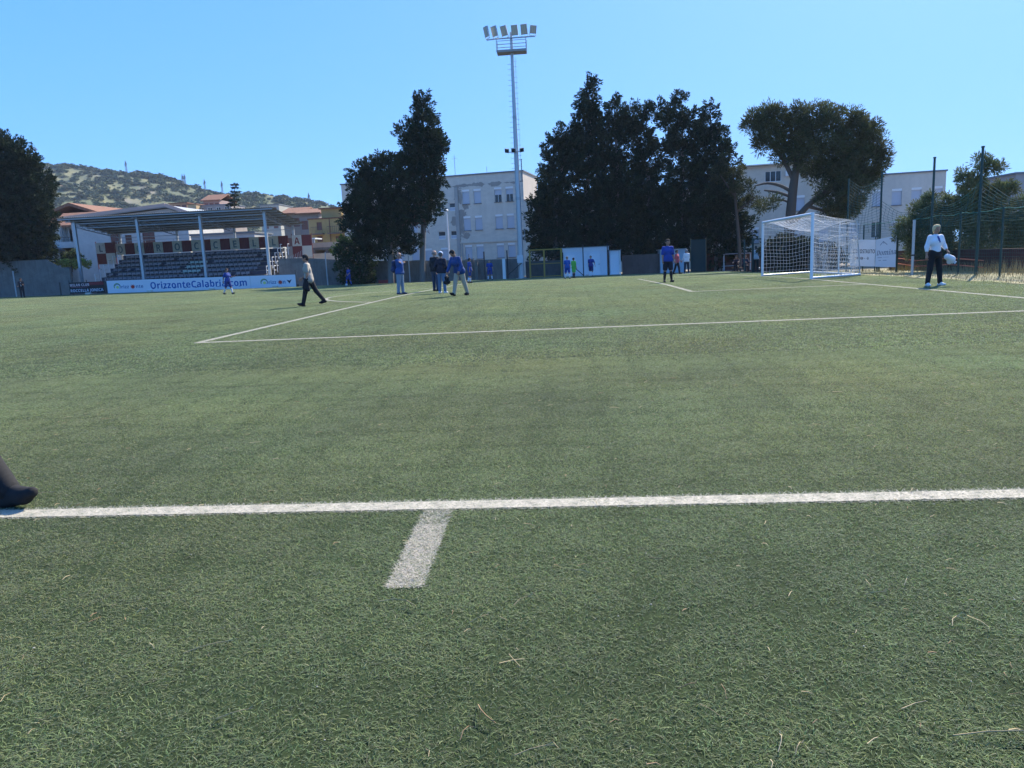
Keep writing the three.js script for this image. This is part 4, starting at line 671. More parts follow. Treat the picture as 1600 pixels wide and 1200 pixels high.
plantTree('cypress_tree', 'broad topped conifer in the right half of the clump', [[0.85, -1.43, -66.80, 0.30], [0.87, 0.93, -66.80, 0.27], [1.26, 6.69, -66.80, 0.21], [1.31, 14.07, -66.80, 0.05]], [[[0.87, 1.52, -66.80, 0.15], [1.47, 3.70, -66.80, 0.06]]], [[1.32, 14.51, -66.80, 0.40], [0.86, 13.99, -66.80, 0.63], [1.88, 13.38, -66.80, 0.46], [0.51, 12.63, -66.80, 0.87], [1.53, 11.63, -66.80, 1.04], [0.94, 9.99, -66.80, 1.28], [1.50, 7.70, -66.80, 1.52], [0.50, 5.70, -66.80, 1.53], [1.47, 3.70, -66.80, 1.65], [0.18, 2.13, -66.80, 1.30], [1.81, 1.59, -66.80, 1.07]], { clump: 0.52, per: 56, leaf: 0.26, density: 2.9, mode: 'spray', color: [0.035, 0.050, 0.023] });
plantTree('cypress_tree', 'rightmost conifer of the clump with drooping side boughs', [[4.14, -1.55, -66.20, 0.30], [4.14, 0.78, -66.20, 0.26], [4.41, 6.48, -66.20, 0.20], [3.63, 13.39, -66.20, 0.05]], [[[4.14, 1.36, -66.20, 0.15], [6.09, 1.38, -66.20, 0.06]]], [[3.63, 13.82, -66.20, 0.20], [3.58, 13.28, -66.20, 0.34], [3.46, 12.52, -66.20, 0.57], [3.41, 11.70, -66.20, 0.80], [4.58, 11.36, -66.20, 0.40], [3.01, 10.46, -66.20, 1.03], [5.49, 10.10, -66.20, 0.34], [4.25, 9.56, -66.20, 1.15], [5.77, 8.87, -66.20, 0.34], [3.68, 7.92, -66.20, 1.39], [4.93, 7.01, -66.20, 1.16], [3.57, 5.39, -66.20, 1.51], [5.28, 4.45, -66.20, 1.16], [3.33, 3.70, -66.20, 1.52], [5.51, 2.90, -66.20, 1.17], [4.25, 1.64, -66.20, 1.41], [6.09, 1.38, -66.20, 0.70], [6.82, 3.41, -66.20, 0.47], [6.54, 2.40, -66.20, 0.58]], { clump: 0.52, per: 56, leaf: 0.26, density: 2.9, mode: 'spray', color: [0.028, 0.046, 0.022] });
plantTree('slender_cypress', 'small thin cypress tip left of the clump', [[-11.72, -0.98, -70.00, 0.13], [-11.51, 4.58, -70.00, 0.09], [-11.32, 9.41, -70.00, 0.03]], [], [[-11.32, 9.41, -70.00, 0.12], [-11.34, 8.94, -70.00, 0.19], [-11.30, 8.21, -70.00, 0.28], [-11.34, 7.31, -70.00, 0.37], [-11.38, 6.10, -70.00, 0.50], [-11.44, 4.58, -70.00, 0.56]], { clump: 0.52, per: 56, leaf: 0.26, density: 2.9, mode: 'spray', color: [0.028, 0.046, 0.022] });
plantTree('pine_tree', 'paler pine boughs in front of the right end of the conifer clump', [[5.95, -1.33, -64.00, 0.17], [5.76, 1.82, -64.00, 0.15], [5.47, 5.14, -64.00, 0.12], [5.19, 7.88, -64.00, 0.06]], [[[5.64, 4.59, -64.00, 0.10], [7.00, 5.72, -64.00, 0.04]], [[5.47, 5.69, -64.00, 0.09], [4.09, 7.67, -64.00, 0.04]]], [[4.47, 8.89, -64.00, 0.50], [3.93, 7.95, -64.00, 0.67], [4.91, 7.57, -64.00, 0.67], [5.57, 7.97, -64.00, 0.56], [6.34, 6.84, -64.00, 0.50], [5.47, 6.24, -64.00, 0.67], [6.89, 5.73, -64.00, 0.50], [7.56, 5.15, -64.00, 0.39], [6.24, 5.22, -64.00, 0.45]], { clump: 0.42, per: 40, leaf: 0.24, density: 1.6, mode: 'needle', color: [0.060, 0.072, 0.030] });
plantTree('stone_pine', 'large umbrella shaped stone pine behind the goal', [[7.55, -0.97, -56.00, 0.45], [7.71, 1.58, -56.00, 0.40], [7.86, 4.00, -56.00, 0.37], [8.02, 5.90, -56.00, 0.32], [8.27, 7.78, -56.00, 0.24], [8.43, 9.65, -56.00, 0.15]], [[[7.97, 3.03, -56.00, 0.25], [9.10, 4.32, -56.00, 0.22], [10.41, 5.30, -56.00, 0.20], [12.04, 6.64, -56.00, 0.12]], [[7.93, 5.43, -56.00, 0.15], [7.06, 5.95, -56.00, 0.12], [6.10, 6.20, -56.00, 0.10], [5.04, 6.01, -56.00, 0.05]], [[7.89, 5.05, -56.00, 0.12], [6.83, 5.49, -56.00, 0.10], [5.87, 5.68, -56.00, 0.06]], [[8.11, 6.14, -56.00, 0.20], [7.27, 7.84, -56.00, 0.15], [6.06, 9.55, -56.00, 0.07]], [[9.10, 4.32, -56.00, 0.15], [10.45, 3.87, -56.00, 0.10], [11.66, 3.09, -56.00, 0.05]], [[8.27, 7.78, -56.00, 0.17], [10.33, 8.84, -56.00, 0.12], [12.19, 9.43, -56.00, 0.07]], [[8.04, 4.47, -56.00, 0.10], [7.17, 4.90, -56.00, 0.07], [6.36, 4.75, -56.00, 0.04]]], [[5.10, 10.77, -56.00, 0.68], [4.72, 10.33, -56.00, 0.39], [5.95, 11.09, -56.00, 0.68], [7.08, 11.03, -56.00, 0.73], [8.31, 10.95, -56.00, 0.72], [9.58, 10.97, -56.00, 0.72], [10.75, 10.81, -56.00, 0.72], [12.16, 10.45, -56.00, 0.72], [13.34, 9.92, -56.00, 0.72], [14.17, 8.77, -56.00, 0.67], [14.40, 7.54, -56.00, 0.58], [14.66, 8.13, -56.00, 0.34], [6.06, 10.02, -56.00, 0.97], [5.59, 9.06, -56.00, 0.58], [7.95, 9.77, -56.00, 1.26], [10.31, 9.45, -56.00, 1.45], [12.67, 8.85, -56.00, 1.26], [8.83, 8.32, -56.00, 1.17], [11.30, 7.71, -56.00, 1.36], [13.19, 7.42, -56.00, 1.16], [9.99, 7.03, -56.00, 0.97], [11.90, 6.27, -56.00, 1.27], [10.99, 5.04, -56.00, 1.08], [12.42, 4.82, -56.00, 0.93], [13.52, 5.90, -56.00, 0.63], [11.64, 3.81, -56.00, 0.64], [7.26, 8.40, -56.00, 0.68], [10.74, 3.76, -56.00, 0.54], [13.02, 6.68, -56.00, 0.97], [6.50, 4.74, -56.00, 0.35], [5.83, 4.48, -56.00, 0.35], [13.92, 6.54, -56.00, 0.49], [12.35, 4.01, -56.00, 0.49]], { clump: 0.62, per: 70, leaf: 0.26, density: 2.9, grow: 1.1, mode: 'needle', color: [0.085, 0.098, 0.040] });
plantTree('pine_tree', 'small bushy pine behind the net fence at the right', [[7.45, -0.31, -30.00, 0.14], [7.67, 0.42, -30.00, 0.12], [7.87, 1.09, -30.00, 0.11], [7.95, 2.16, -30.00, 0.08], [8.13, 3.48, -30.00, 0.03]], [[[7.76, 0.68, -30.00, 0.07], [6.61, 1.42, -30.00, 0.05], [5.79, 2.00, -30.00, 0.02]], [[7.89, 1.36, -30.00, 0.07], [8.96, 1.84, -30.00, 0.05], [9.72, 2.21, -30.00, 0.02]], [[7.95, 2.16, -30.00, 0.05], [7.32, 3.00, -30.00, 0.02]], [[7.72, 0.55, -30.00, 0.06], [6.91, 0.72, -30.00, 0.04], [5.84, 0.91, -30.00, 0.02]]], [[8.13, 4.48, -30.00, 0.22], [8.30, 4.21, -30.00, 0.30], [8.82, 4.18, -30.00, 0.16], [7.96, 3.76, -30.00, 0.22], [7.55, 3.62, -30.00, 0.30], [7.30, 4.06, -30.00, 0.14], [8.10, 3.22, -30.00, 0.46], [8.93, 3.23, -30.00, 0.30], [9.39, 3.26, -30.00, 0.19], [8.66, 2.45, -30.00, 0.60], [7.61, 2.50, -30.00, 0.47], [6.81, 2.81, -30.00, 0.36], [6.02, 2.90, -30.00, 0.30], [5.56, 2.50, -30.00, 0.33], [6.32, 2.11, -30.00, 0.50], [5.26, 2.08, -30.00, 0.28], [5.01, 1.63, -30.00, 0.28], [7.39, 1.71, -30.00, 0.69], [8.59, 1.54, -30.00, 0.69], [9.60, 2.00, -30.00, 0.49], [10.04, 1.31, -30.00, 0.49], [5.82, 1.46, -30.00, 0.50], [6.69, 1.01, -30.00, 0.50], [9.44, 0.88, -30.00, 0.33], [5.58, 0.79, -30.00, 0.33], [9.95, 2.60, -30.00, 0.27], [6.85, 2.08, -30.00, 0.39], [6.25, 0.75, -30.00, 0.33]], { clump: 0.24, per: 40, leaf: 0.15, density: 2.4, grow: 1.25, mode: 'needle', color: [0.125, 0.155, 0.075] });
plantTree('monkey_puzzle_tree', 'dark tiered monkey puzzle tree rising behind the grandstand roof', [[-56.66, 3.62, -100.00, 0.15], [-56.06, 8.95, -100.00, 0.13], [-55.47, 13.48, -100.00, 0.03]], [], [[-55.48, 13.39, -100.00, 0.09], [-55.52, 12.96, -100.00, 0.25], [-55.58, 12.44, -100.00, 0.32], [-55.64, 11.92, -100.00, 0.45], [-55.75, 11.31, -100.00, 0.56], [-55.87, 10.70, -100.00, 0.68], [-55.95, 10.00, -100.00, 0.81], [-56.04, 9.21, -100.00, 0.90], [-56.12, 8.42, -100.00, 1.00]], { clump: 0.5, per: 24, leaf: 0.34, mode: 'tier', color: [0.024, 0.042, 0.022] });
plantTree('green_shrub', 'rounded grey green shrub beside the white balcony house', [[-59.12, 2.09, -68.00, 0.13], [-58.93, 3.35, -68.00, 0.06]], [], [[-59.17, 3.55, -68.00, 0.45], [-58.59, 3.78, -68.00, 0.51], [-58.27, 3.26, -68.00, 0.45], [-58.98, 3.03, -68.00, 0.51]], { clump: 0.35, per: 26, leaf: 0.2, mode: 'leaf', color: [0.09, 0.13, 0.06] });
plantTree('hedge', 'yellow green hedge along the top of the wall left of the grandstand', [[-57.18, 1.14, -65.00, 0.09], [-56.95, 2.66, -65.00, 0.06]], [], [[-58.21, 2.90, -65.00, 0.31], [-57.70, 2.88, -65.00, 0.31], [-57.19, 2.79, -65.00, 0.31], [-56.67, 2.83, -65.00, 0.31], [-56.16, 2.75, -65.00, 0.31], [-55.64, 2.78, -65.00, 0.31], [-55.26, 2.71, -65.00, 0.25]], { clump: 0.3, per: 30, leaf: 0.18, mode: 'leaf', color: [0.30, 0.32, 0.08] });
plantTree('green_shrub', 'bright leafy shrub spilling over the top of the dark bush', [[-28.29, 0.00, -61.60, 0.09], [-28.38, 3.10, -61.60, 0.06]], [], [[-29.53, 3.21, -61.60, 0.40], [-29.03, 3.63, -61.60, 0.34], [-28.21, 3.81, -61.60, 0.34], [-29.92, 2.78, -61.60, 0.28], [-28.65, 3.39, -61.60, 0.40]], { clump: 0.35, per: 26, leaf: 0.22, mode: 'leaf', color: [0.07, 0.12, 0.035] });
// ---------------------------------------------------------------- floodlight mast
{
  const b = [-13.46, -0.46, -61.30], x = b[0], z = b[2], y0 = groundY(x, z), topY = 19.86, t = thing('floodlight_mast', 'tall tapered steel floodlight mast with a lamp rack and ladder', 'floodlight', [x, y0, z]);
  const H = topY - y0, r0 = 0.27, r1 = 0.11, rad = (y) => r0 + (r1 - r0) * y / H;
  mesh('pole', bar([0, -0.1, 0], [0, H, 0], r0, r1, 12), M.galva, t);
  for (const y of [H * 0.33, H * 0.66]) mesh('joint_ring', bar([0, y, 0], [0, y + 0.25, 0], rad(y) + 0.015, rad(y) + 0.01, 12), M.zinc, t);
  mesh('base_plate', [bar([0, -0.02, 0], [0, 0.05, 0], 0.48, 0.48, 10)], M.galva, t);
  mesh('control_box', bc(-0.28, 0.24, 1.35, 2.0, 0.24, 0.52), mat([0.55, 0.58, 0.6], { roughness: 0.6 }), t);
  const rungs = []; for (let y = 3; y < H - 2.4; y += 0.42) rungs.push(bar([-rad(y) - 0.26, y, 0.06], [-rad(y) + 0.02, y, 0.06], 0.016, 0.016, 5), bar([rad(y) - 0.02, y + 0.21, 0.06], [rad(y) + 0.26, y + 0.21, 0.06], 0.016, 0.016, 5));
  mesh('climbing_rungs', rungs, M.galva, t);
  const rail = [bar([rad(3) + 0.2, 3, 0.06], [rad(H) + 0.14, H - 2, 0.06], 0.012, 0.012, 5)]; mesh('safety_rail', rail, M.galva, t);
  // rack
  const py = 18.26 - y0, wl = 1.22;
  const pl = mesh('platform', [bc(-wl, wl, py - 0.04, py, -0.55, 0.55), bc(-wl, wl, py, py + 0.14, 0.5, 0.55), bc(-wl, wl, py, py + 0.14, -0.55, -0.5)], mat([0.30, 0.29, 0.28], { roughness: 0.6, metalness: 0.4 }), t);
  const rl = []; for (const k of [0.32, 0.58, 0.84]) rl.push(bar([-wl, py + k, 0.5], [wl, py + k, 0.5], 0.022), bar([-wl, py + k, -0.5], [wl, py + k, -0.5], 0.022)); for (const sx of [-wl, wl]) for (const sz of [-0.5, 0.5]) rl.push(bar([sx, py, sz], [sx, py + 1.05, sz], 0.028));
  mesh('guard_rail', rl, M.zinc, t);
  const cy = py + 1.1; mesh('crossbar', [beam([-1.3, cy, 0.2], [1.3, cy, 0.2], 0.09, 0.09), beam([-1.3, cy, 0.2], [-2.0, cy - 0.12, 0.5], 0.08, 0.08), beam([1.3, cy, 0.2], [2.0, cy - 0.08, 0.5], 0.08, 0.08)], M.zinc, t);
  const faceM = mat([0.50, 0.47, 0.38], { roughness: 0.35 });
  [[-2.0, -0.9], [-1.35, -0.62], [-0.55, -0.35], [0.32, -0.12], [1.1, 0.02], [1.85, 0.3]].forEach(([lx, yaw], i) => {
    const h = i === 5 ? 0.62 : 0.78, f = mesh('floodlight_head', new THREE.BoxGeometry(0.52, h, 0.16), M.zinc, t); f.position.set(lx, cy + 0.16 + h / 2, 0.3 + Math.abs(lx) * 0.08); f.rotation.set(0.35, yaw, i < 3 ? 0.28 - i * 0.04 : i === 5 ? -0.15 : 0.06);
    mesh('lamp_glass', new THREE.BoxGeometry(0.45, h - 0.1, 0.02), faceM, f).position.z = 0.085;
    mesh('led_bar', [-0.15, 0, 0.15].map((q) => bx(q, 0, 0.1, 0.02, h - 0.14, 0.012)), mat([0.30, 0.24, 0.2], { roughness: 0.5 }), f);
    mesh('bracket', [bc(-0.28, -0.255, -h / 2 - 0.16, 0.05, -0.03, 0.03), bc(0.255, 0.28, -h / 2 - 0.16, 0.05, -0.03, 0.03), bc(-0.28, 0.28, -h / 2 - 0.18, -h / 2 - 0.13, -0.03, 0.03)], M.shutterWhite, f);
  });
  const sy = 10.27 - y0; mesh('lower_bar', beam([-0.8, sy, 0.22], [0.65, sy + 0.02, 0.22], 0.07, 0.07), M.zinc, t);
  for (const [lx, yaw] of [[-0.75, -0.5], [-0.2, 0], [0.5, 0.4]]) { const f = mesh('floodlight_head', new THREE.BoxGeometry(0.36, 0.34, 0.12), M.zinc, t); f.position.set(lx, sy + 0.12, 0.36); f.rotation.set(0.5, yaw, 0); mesh('lamp_glass', new THREE.BoxGeometry(0.31, 0.29, 0.02), M.glass, f).position.z = 0.065; }
  mesh('cable_cage', [bar([0.42, sy - 2.4, 0.05], [0.42, sy - 0.6, 0.05], 0.03), bar([0.5, sy - 2.4, 0.05], [0.2, sy - 2.4, 0.05], 0.02), bar([0.5, sy - 0.6, 0.05], [0.2, sy - 0.6, 0.05], 0.02)], M.darkSteel, t);
  mesh('stay', beam([0.1, 1.35, 0.3], [-1.15, 0.35, 0.45], 0.07, 0.07), M.darkSteel, t);
}
{
  const x = -21.68, y1 = 6.68, t = thing('street_lamp', 'white street lamp with a curved head in front of the school', 'lamp', [x, -0.7, -74]), H = y1 + 0.7;
  mesh('pole', bar([0, 0, 0], [0, H - 0.4, 0], 0.10, 0.06), M.white, t);
  mesh('arm', tube([[0, H - 0.42, 0], [0.0, H - 0.05, 0.05], [0.1, H, 0.35], [0.14, H - 0.05, 0.7]], 0.045), M.white, t);
  { const h = new THREE.SphereGeometry(0.2, 12, 8); h.scale(0.9, 0.45, 1.6); h.translate(0.14, H - 0.1, 0.85); mesh('lamp_head', h, M.white, t); }
}
// ---------------------------------------------------------------- gates, shed, dugout along the far side
{
  const z = -62.2, xs = [-12.71, -11.46, -9.94], top = 2.09, y0 = groundY(xs[1], z);
  const t = thing('yellow_gate', 'yellow framed double gate between the mast and the white shed', 'gate', [xs[0], y0, z]);
  const H = top - y0, W = xs[2] - xs[0], m = xs[1] - xs[0];
  for (const x of [0, m, W]) mesh('gate_post', bc(x - 0.07, x + 0.07, 0, H, -0.07, 0.07), M.yellowPaint, t);
  mesh('top_rail', bc(0.07, W - 0.07, H - 0.1, H, -0.04, 0.04), M.yellowPaint, t);
  for (const [a, b] of [[0.1, m - 0.1], [m + 0.1, W - 0.1]]) {
    mesh('leaf_frame', [bc(a, b, 0.08, 0.14, -0.02, 0.02), bc(a, b, H * 0.48, H * 0.48 + 0.06, -0.02, 0.02)], M.yellowPaint, t);
    const w = []; for (let x = a; x < b; x += 0.09) w.push(bar([x, 0.1, 0], [x, H - 0.1, 0], 0.006, 0.006, 4)); mesh('wire_mesh', w, M.greenSteel, t);
  }
  wallRun('low dark block wall behind the yellow gate', [[xs[0] - 0.5, 1.09], [xs[2] + 0.3, 1.08]], 64, 0.2, mat([0.6, 0.62, 0.68], { map: concreteTex, roughness: 0.95 }));
  for (let k = 0; k < 1; k++);
}
{
  const z = -62.4, x0 = -9.78, x1 = -5.85, x2 = -4.90, y0 = groundY((x0 + x1) / 2, z) - 0.03, H = 2.04 - y0, H2 = 1.65 - y0;
  const t = thing('white_shed', 'white prefabricated panel shed with pale doors beside the pitch', 'shed', [x0, y0, z]);
  const W = x1 - x0, pm = mat([0.66, 0.70, 0.76], { roughness: 0.5 }), dm = mat([0.70, 0.73, 0.78], { roughness: 0.5 });
  const n = 11, pw = W / n, D1 = [0.15, 1.05], D2 = [W * 0.58, W * 0.58 + 0.95];
  for (let k = 0; k < n; k++) mesh('panel', bc(k * pw + 0.006, (k + 1) * pw - 0.006, 0.1, H - 0.3, -0.06 - (k % 2) * 0.004, 0), pm, t);
  mesh('core', bc(0.02, W - 0.02, 0.02, H - 0.12, -2.6, -0.07), pm, t);
  mesh('fascia', bc(-0.05, W + 0.05, H - 0.3, H, -2.65, 0.05), mat([0.70, 0.72, 0.76], { roughness: 0.5 }), t);
  mesh('roof', bc(-0.1, W + 0.1, H, H + 0.06, -2.7, 0.14), M.zinc, t);
  for (const [a, b] of [D1, D2]) { const d = mesh('door', bc(a, b, 0.08, H - 0.55, 0.01, 0.05), dm, t); mesh('door_frame', [bc(a - 0.06, a - 0.005, 0.05, H - 0.5, 0.0, 0.07), bc(b + 0.005, b + 0.06, 0.05, H - 0.5, 0.0, 0.07), bc(a - 0.06, b + 0.06, H - 0.54, H - 0.48, 0.0, 0.07)], pm, d); mesh('handle', bc(b - 0.16, b - 0.06, 1.0, 1.04, 0.06, 0.1), M.darkSteel, d); }
  const W2 = x2 - x0;
  mesh('cabinet', bc(W + 0.12, W2, 0.05, H2, -2.2, 0.0), dm, t); mesh('cabinet_roof', bc(W + 0.1, W2 + 0.15, H2, H2 + 0.06, -2.3, 0.12), M.zinc, t); mesh('corner_post', bc(W2 + 0.02, W2 + 0.12, 0, H2 + 0.02, 0.02, 0.12), M.shutterWhite, t);
  mesh('door_edge', bc(W + 0.14, W + 0.17, 0.1, H2 - 0.05, 0.0, 0.02), M.zinc, t);
  for (const [px, lab] of [[-8.04, 'dark fence pole in front of the left door of the white shed'], [-5.93, 'dark fence pole in front of the cabinet end of the white shed']]) { const p = thing('fence_pole', lab, 'pole', [px, groundY(px, -61.9), -61.9], 0, 'dark poles by the shed'); mesh('shaft', bar([0, -0.05, 0], [0, H + 0.25, 0], 0.045), M.darkSteel, p); if (lab.includes('left')) mesh('stay', bar([-0.9, 0.9, 0], [0, 0.05, 0.05], 0.035), M.darkSteel, p); else mesh('cap', bar([0, H + 0.25, 0], [0, H + 0.3, 0], 0.06), M.darkSteel, p); }
}
{
  const z = -63.4, x0 = -1.21, x1 = 0.97, y0 = groundY(x0, z), H = 1.51 - y0, t = thing('blue_shed', 'small pale blue metal shed behind the referee', 'shed', [x0, y0, z]), W = x1 - x0;
  for (let k = 0; k < 5; k++) mesh('panel', bc(k * W / 5 + 0.01, (k + 1) * W / 5 - 0.01, 0, H, -0.05, 0.01 * (k % 2)), mat([0.30, 0.40, 0.48], { roughness: 0.5 }), t);
  mesh('body_walls', bc(0.02, W - 0.02, 0, H - 0.02, -2, -0.06), mat([0.28, 0.36, 0.43], { roughness: 0.6 }), t); mesh('roof', bc(-0.1, W + 0.1, H, H + 0.07, -2.1, 0.12), M.zinc, t);
  const gx = 1.57, g1 = 2.87, gh = 2.32, gy = groundY(0, -64), u = thing('green_net_screen', 'tall dark green windbreak screen right of the blue shed', 'screen', [gx, gy, -64]);
  mesh('screen_cloth', cloth(g1 - gx, gh - gy, 12, 8, 0.05, 4).translate((g1 - gx) / 2, (gh - gy) / 2, 0), mat([0.012, 0.035, 0.035], { roughness: 0.9, side: THREE.DoubleSide }), u);
  for (const q of [0, g1 - gx]) mesh('post', bar([q, -0.1, -0.05], [q, gh - gy + 0.1, -0.05], 0.05), mat([0.22, 0.18, 0.10]), u);
  const hx = -2.96, h1 = -1.73, hy = 3.41, hh = thing('grey_cabin', 'grey cabin wall glimpsed between the conifer trunks', 'cabin', [hx, -0.6, -70]);
  mesh('wall', bc(0, h1 - hx, 0, hy + 0.6, -2, 0), mat([0.20, 0.23, 0.26], { roughness: 0.8 }), hh); mesh('roof', bc(-0.1, h1 - hx + 0.1, hy + 0.6, hy + 0.68, -2.1, 0.1), M.zinc, hh);
  const dx = 4.53, d1 = 6.96, dy = groundY(dx, -65), dh = 0.96 - dy, dg = thing('dugout', 'low grey dugout shelter with a bench at the far goal line corner', 'dugout', [dx, dy, -65]), dw = d1 - dx;
  mesh('roof', bc(0, dw, dh - 0.08, dh, -1.4, 0.5), mat([0.22, 0.21, 0.23], { roughness: 0.7 }), dg); mesh('back_panel', bc(0.02, dw - 0.02, 0, dh - 0.08, -1.42, -1.36), mat([0.10, 0.09, 0.10], { roughness: 0.7 }), dg);
  for (const q of [0.05, dw - 0.05]) mesh('side_post', bc(q - 0.05, q + 0.05, 0, dh - 0.08, 0.3, 0.4), M.zinc, dg);
  mesh('bench', [bc(0.1, dw - 0.1, 0.38, 0.42, -1.1, -0.6), bc(0.3, 0.36, 0, 0.38, -0.9, -0.8), bc(dw - 0.36, dw - 0.3, 0, 0.38, -0.9, -0.8)], M.shutterGrey, dg);
  // two plain benches carry the seated pair
  for (const [p, lab] of [[[3.62, -0.390, -55.30], 'plain bench under the person leaning forward at the dugout'], [[4.10, -0.384, -54.86], 'plain bench under the dugout sitter nearer the goal']]) { const bn = thing('bench', lab, 'bench', [p[0], p[1], p[2]], 0, 'benches at the dugout'); mesh('seat', bc(-0.35, 0.35, 0.26, 0.30, -0.28, 0.1), M.wood, bn); for (const s of [-0.28, 0.28]) mesh('leg', bc(s - 0.03, s + 0.03, 0, 0.26, -0.15, 0.02), M.darkSteel, bn); }
  const cx = [-25.77, -0.264, -61.21], cr = thing('plastic_crate', 'red plastic crate on the turf edge left of the tree trunks', 'crate', [cx[0], cx[1], cx[2]], 0.1), cm = mat([0.34, 0.03, 0.025], { roughness: 0.5 });
  mesh('floor', bc(-0.3, 0.3, 0.02, 0.05, -0.2, 0.2), cm, cr); for (const s of [-1, 1]) { mesh('side', [0.1, 0.18, 0.26].map((y) => bc(-0.32, 0.32, y - 0.03, y + 0.02, s * 0.21 - 0.015, s * 0.21 + 0.015)).concat([bc(-0.32, -0.27, 0.02, 0.3, s * 0.21 - 0.014, s * 0.21 + 0.014), bc(0.27, 0.32, 0.02, 0.3, s * 0.21 - 0.014, s * 0.21 + 0.014)]), cm, cr); mesh('end', bc(s * 0.305 - 0.015, s * 0.305 + 0.015, 0.02, 0.3, -0.19, 0.19), cm, cr); }
  const c2 = cr.clone(); c2.name = numbered('plastic_crate'); c2.position.x += 0.72; c2.rotation.y = -0.15; c2.userData = { label: 'second red crate beside the first, nearer the tree trunk', category: 'crate', group: 'red crates' }; cr.userData.group = 'red crates'; scene.add(c2);
}
// footballs: white with dark pentagon patches
{
  const ball = (label, p) => { const t = thing('football', label, 'ball', [p[0], p[1] + 0.11, p[2]], rr(0, 6), 'footballs'); mesh('shell', new THREE.IcosahedronGeometry(0.11, 3), mat([0.72, 0.72, 0.70], { roughness: 0.5 }), t); const ico = new THREE.IcosahedronGeometry(1, 0).attributes.position, seen = []; const gs = []; for (let i = 0; i < ico.count; i++) { const v = V(ico.getX(i), ico.getY(i), ico.getZ(i)); if (seen.some((s) => s.distanceTo(v) < 0.1)) continue; seen.push(v); const c = new THREE.CircleGeometry(0.042, 5); c.applyQuaternion(new THREE.Quaternion().setFromUnitVectors(V(0, 0, 1), v.clone().normalize())); c.translate(v.x * 0.108, v.y * 0.108, v.z * 0.108); gs.push(c); } mesh('patch', gs, mat([0.02, 0.02, 0.025], { roughness: 0.5, side: THREE.DoubleSide }), t); };
  ball('football at the feet of the boy by the dark bush', [-27.02, -0.195, -54.46]);
  ball('left one of two footballs in front of the reddish wall', [4.45, -0.573, -65.75]); ball('right one of two footballs in front of the reddish wall', [4.72, -0.576, -65.91]);
  ball('football behind the far goal post', [6.49, -0.470, -59.95]); ball('football behind the heel of the player standing on one leg', [-7.80, -0.364, -58.49]);
}
// ---------------------------------------------------------------- the goal
const netM = mat([0.70, 0.70, 0.69], { roughness: 0.8 });
function strand(pts, r) {                                      // thin three-sided cord through points
  const g = []; const pos = [], idx = [];
  for (let i = 0; i < pts.length; i++) { const a = pts[Math.max(0, i - 1)], b = pts[Math.min(pts.length - 1, i + 1)], d = b.clone().sub(a).normalize(), u = (Math.abs(d.y) > 0.9 ? V(1, 0, 0) : UPV).clone().cross(d).normalize(), w = d.clone().cross(u); for (let k = 0; k < 3; k++) { const c = Math.cos(k * 2.094) * r, s = Math.sin(k * 2.094) * r; pos.push(pts[i].x + u.x * c + w.x * s, pts[i].y + u.y * c + w.y * s, pts[i].z + u.z * c + w.z * s); } if (i) for (let k = 0; k < 3; k++) { const a0 = (i - 1) * 3 + k, b0 = (i - 1) * 3 + (k + 1) % 3; idx.push(a0, b0, a0 + 3, b0, b0 + 3, a0 + 3); } }
  const q = new THREE.BufferGeometry(); q.setAttribute('position', new THREE.Float32BufferAttribute(pos, 3)); q.setIndex(idx); q.computeVertexNormals(); return q;
}
function netPanel(f, nu, nv, r, su = 10, sv = 10) {            // f(u, v) -> point; cords along both directions
  const gs = []; for (let i = 0; i <= nu; i++) gs.push(strand(Array.from({ length: sv + 1 }, (_, k) => f(i / nu, k / sv)), r)); for (let j = 0; j <= nv; j++) gs.push(strand(Array.from({ length: su + 1 }, (_, k) => f(k / su, j / nv)), r)); return join(gs);
}
